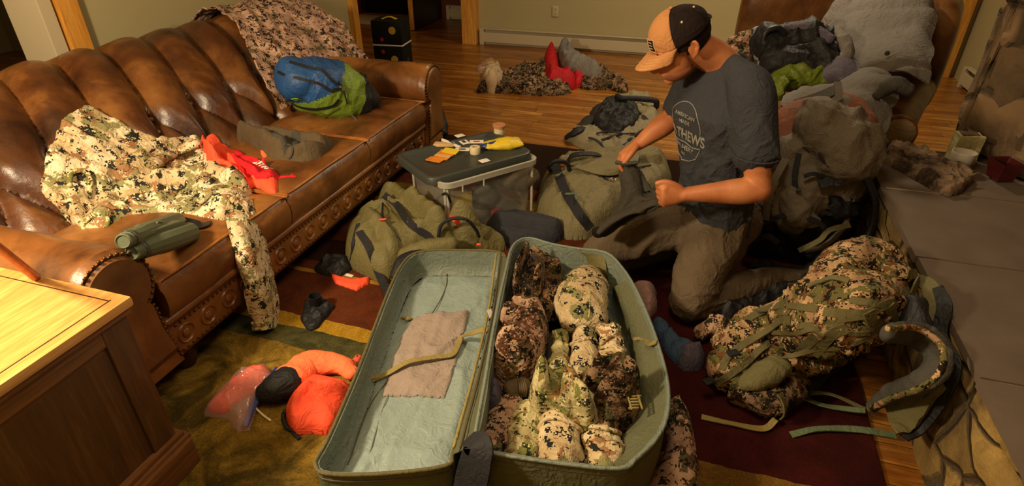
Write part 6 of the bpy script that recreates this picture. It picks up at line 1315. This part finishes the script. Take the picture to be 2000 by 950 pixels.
for q in (aL, aR):
    d_ = N([.9, .5, 0]) if q is aL else N([.5, .85, 0]); mk('shoe', *wrinkle(tube([q, q+d_*.08+A([0, 0, -.01]), q+d_*.2+A([0, 0, -.025])], [(.045, .05), (.048, .042), (.038, .03)], n=20, k=8), 12, .003), M['brnjkt'], PE)
mk('front_seam', *tube([lerp(hpL, kL, .15)+Sc*.0+A([-.09, -.07, .03]), lerp(hpL, kL, .3)+A([-.08, -.075, .02])], .002, n=6), M['pants'], tr)
# ---- the trousers he is folding (held, so a thing of its own)
gL, gR = knL+A([-.01, -.02, -.03]), knR+A([.0, -.025, -.02])
def q_(x, y, d): return aty(x, y, d)
gg = [[q_(1205, 318, 2.24), q_(1212, 380, 2.2), q_(1185, 430, 2.16), q_(1158, 455, 2.10)], [q_(1222, 322, 2.22), q_(1228, 375, 2.16), q_(1205, 420, 2.13), q_(1180, 462, 2.08)], [q_(1240, 322, 2.24), q_(1250, 372, 2.18), q_(1235, 400, 2.14), q_(1215, 440, 2.08)], [q_(1248, 330, 2.26), q_(1262, 375, 2.2), q_(1265, 392, 2.12), q_(1262, 412, 2.05)], [q_(1262, 372, 2.2), q_(1278, 378, 2.14), q_(1290, 385, 2.05), q_(1300, 400, 2.02)]]
o = meta(mk('folded_trousers', *sheet(gg, 9, .010, 10, .014, 221), M['heldp']), 'dark grey trousers stretched between the hands of the kneeling man', 'trousers')
mk('waistband', *ribbon([q_(1203, 317, 2.235), q_(1222, 320, 2.215), q_(1245, 318, 2.235)], .014, .012, (0, -.6, .8)), M['dgrey'], o)
mk('trouser_leg', *wrinkle(tube([q_(1295, 392, 2.06), q_(1255, 405, 2.07), q_(1205, 425, 2.07), q_(1172, 450, 2.06)], [(.022, .016), (.038, .02), (.042, .022), (.034, .02)], n=24, k=10), 14, .010), M['heldp'], o)
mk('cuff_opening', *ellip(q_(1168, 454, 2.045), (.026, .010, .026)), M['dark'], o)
# ================= LIGHT AND CAMERA =================
def light(name, typ, loc, power, col, size=.1, rot=None, **k):
    l = bpy.data.lights.new(name, typ); l.energy = power; l.color = col
    if typ == 'AREA': l.size = size
    else: l.shadow_soft_size = size
    for a, v in k.items(): setattr(l, a, v)
    o = bpy.data.objects.new(name, l); COL.objects.link(o); o.location = loc
    if rot: o.rotation_euler = rot
    return o
light('table_lamp_light', 'POINT', (-1.75, .30, 1.62), 185, (1, .78, .50), .11)
light('ceiling_light', 'AREA', (-.2, 1.2, 2.55), 16, (1, .80, .54), .5)
light('room_fill', 'AREA', (.2, 4.9, 2.55), 44, (1, .80, .52), .4)  # fill added to lift the far half of the room
light('hall_light', 'POINT', (-4.6, 6.2, 2.3), 10, (1, .6, .3), .1)
light('side_room_fill', 'POINT', (-4.2, 3.1, 2.2), 9, (1, .75, .45), .1)  # unseen fill added so the side room does not go black
w = bpy.data.worlds.new('World'); SC.world = w; w.use_nodes = True
w.node_tree.nodes['Background'].inputs[0].default_value = (.02, .015, .01, 1); w.node_tree.nodes['Background'].inputs[1].default_value = .3
c = bpy.data.cameras.new('camera'); c.sensor_width = 36; c.lens = 36*CAM_F/2000; c.clip_start = .02; co = bpy.data.objects.new('camera', c); COL.objects.link(co)
R = Matrix(((RT[0], UP[0], -FW[0]), (RT[1], UP[1], -FW[1]), (RT[2], UP[2], -FW[2])))
co.matrix_world = Matrix.Translation((0, 0, CAMH)) @ R.to_4x4(); SC.camera = co
SC.view_settings.view_transform = 'Standard'; SC.view_settings.look = 'None'; SC.view_settings.exposure = 0.2; SC.view_settings.gamma = 1; SC.view_settings.use_curve_mapping = False
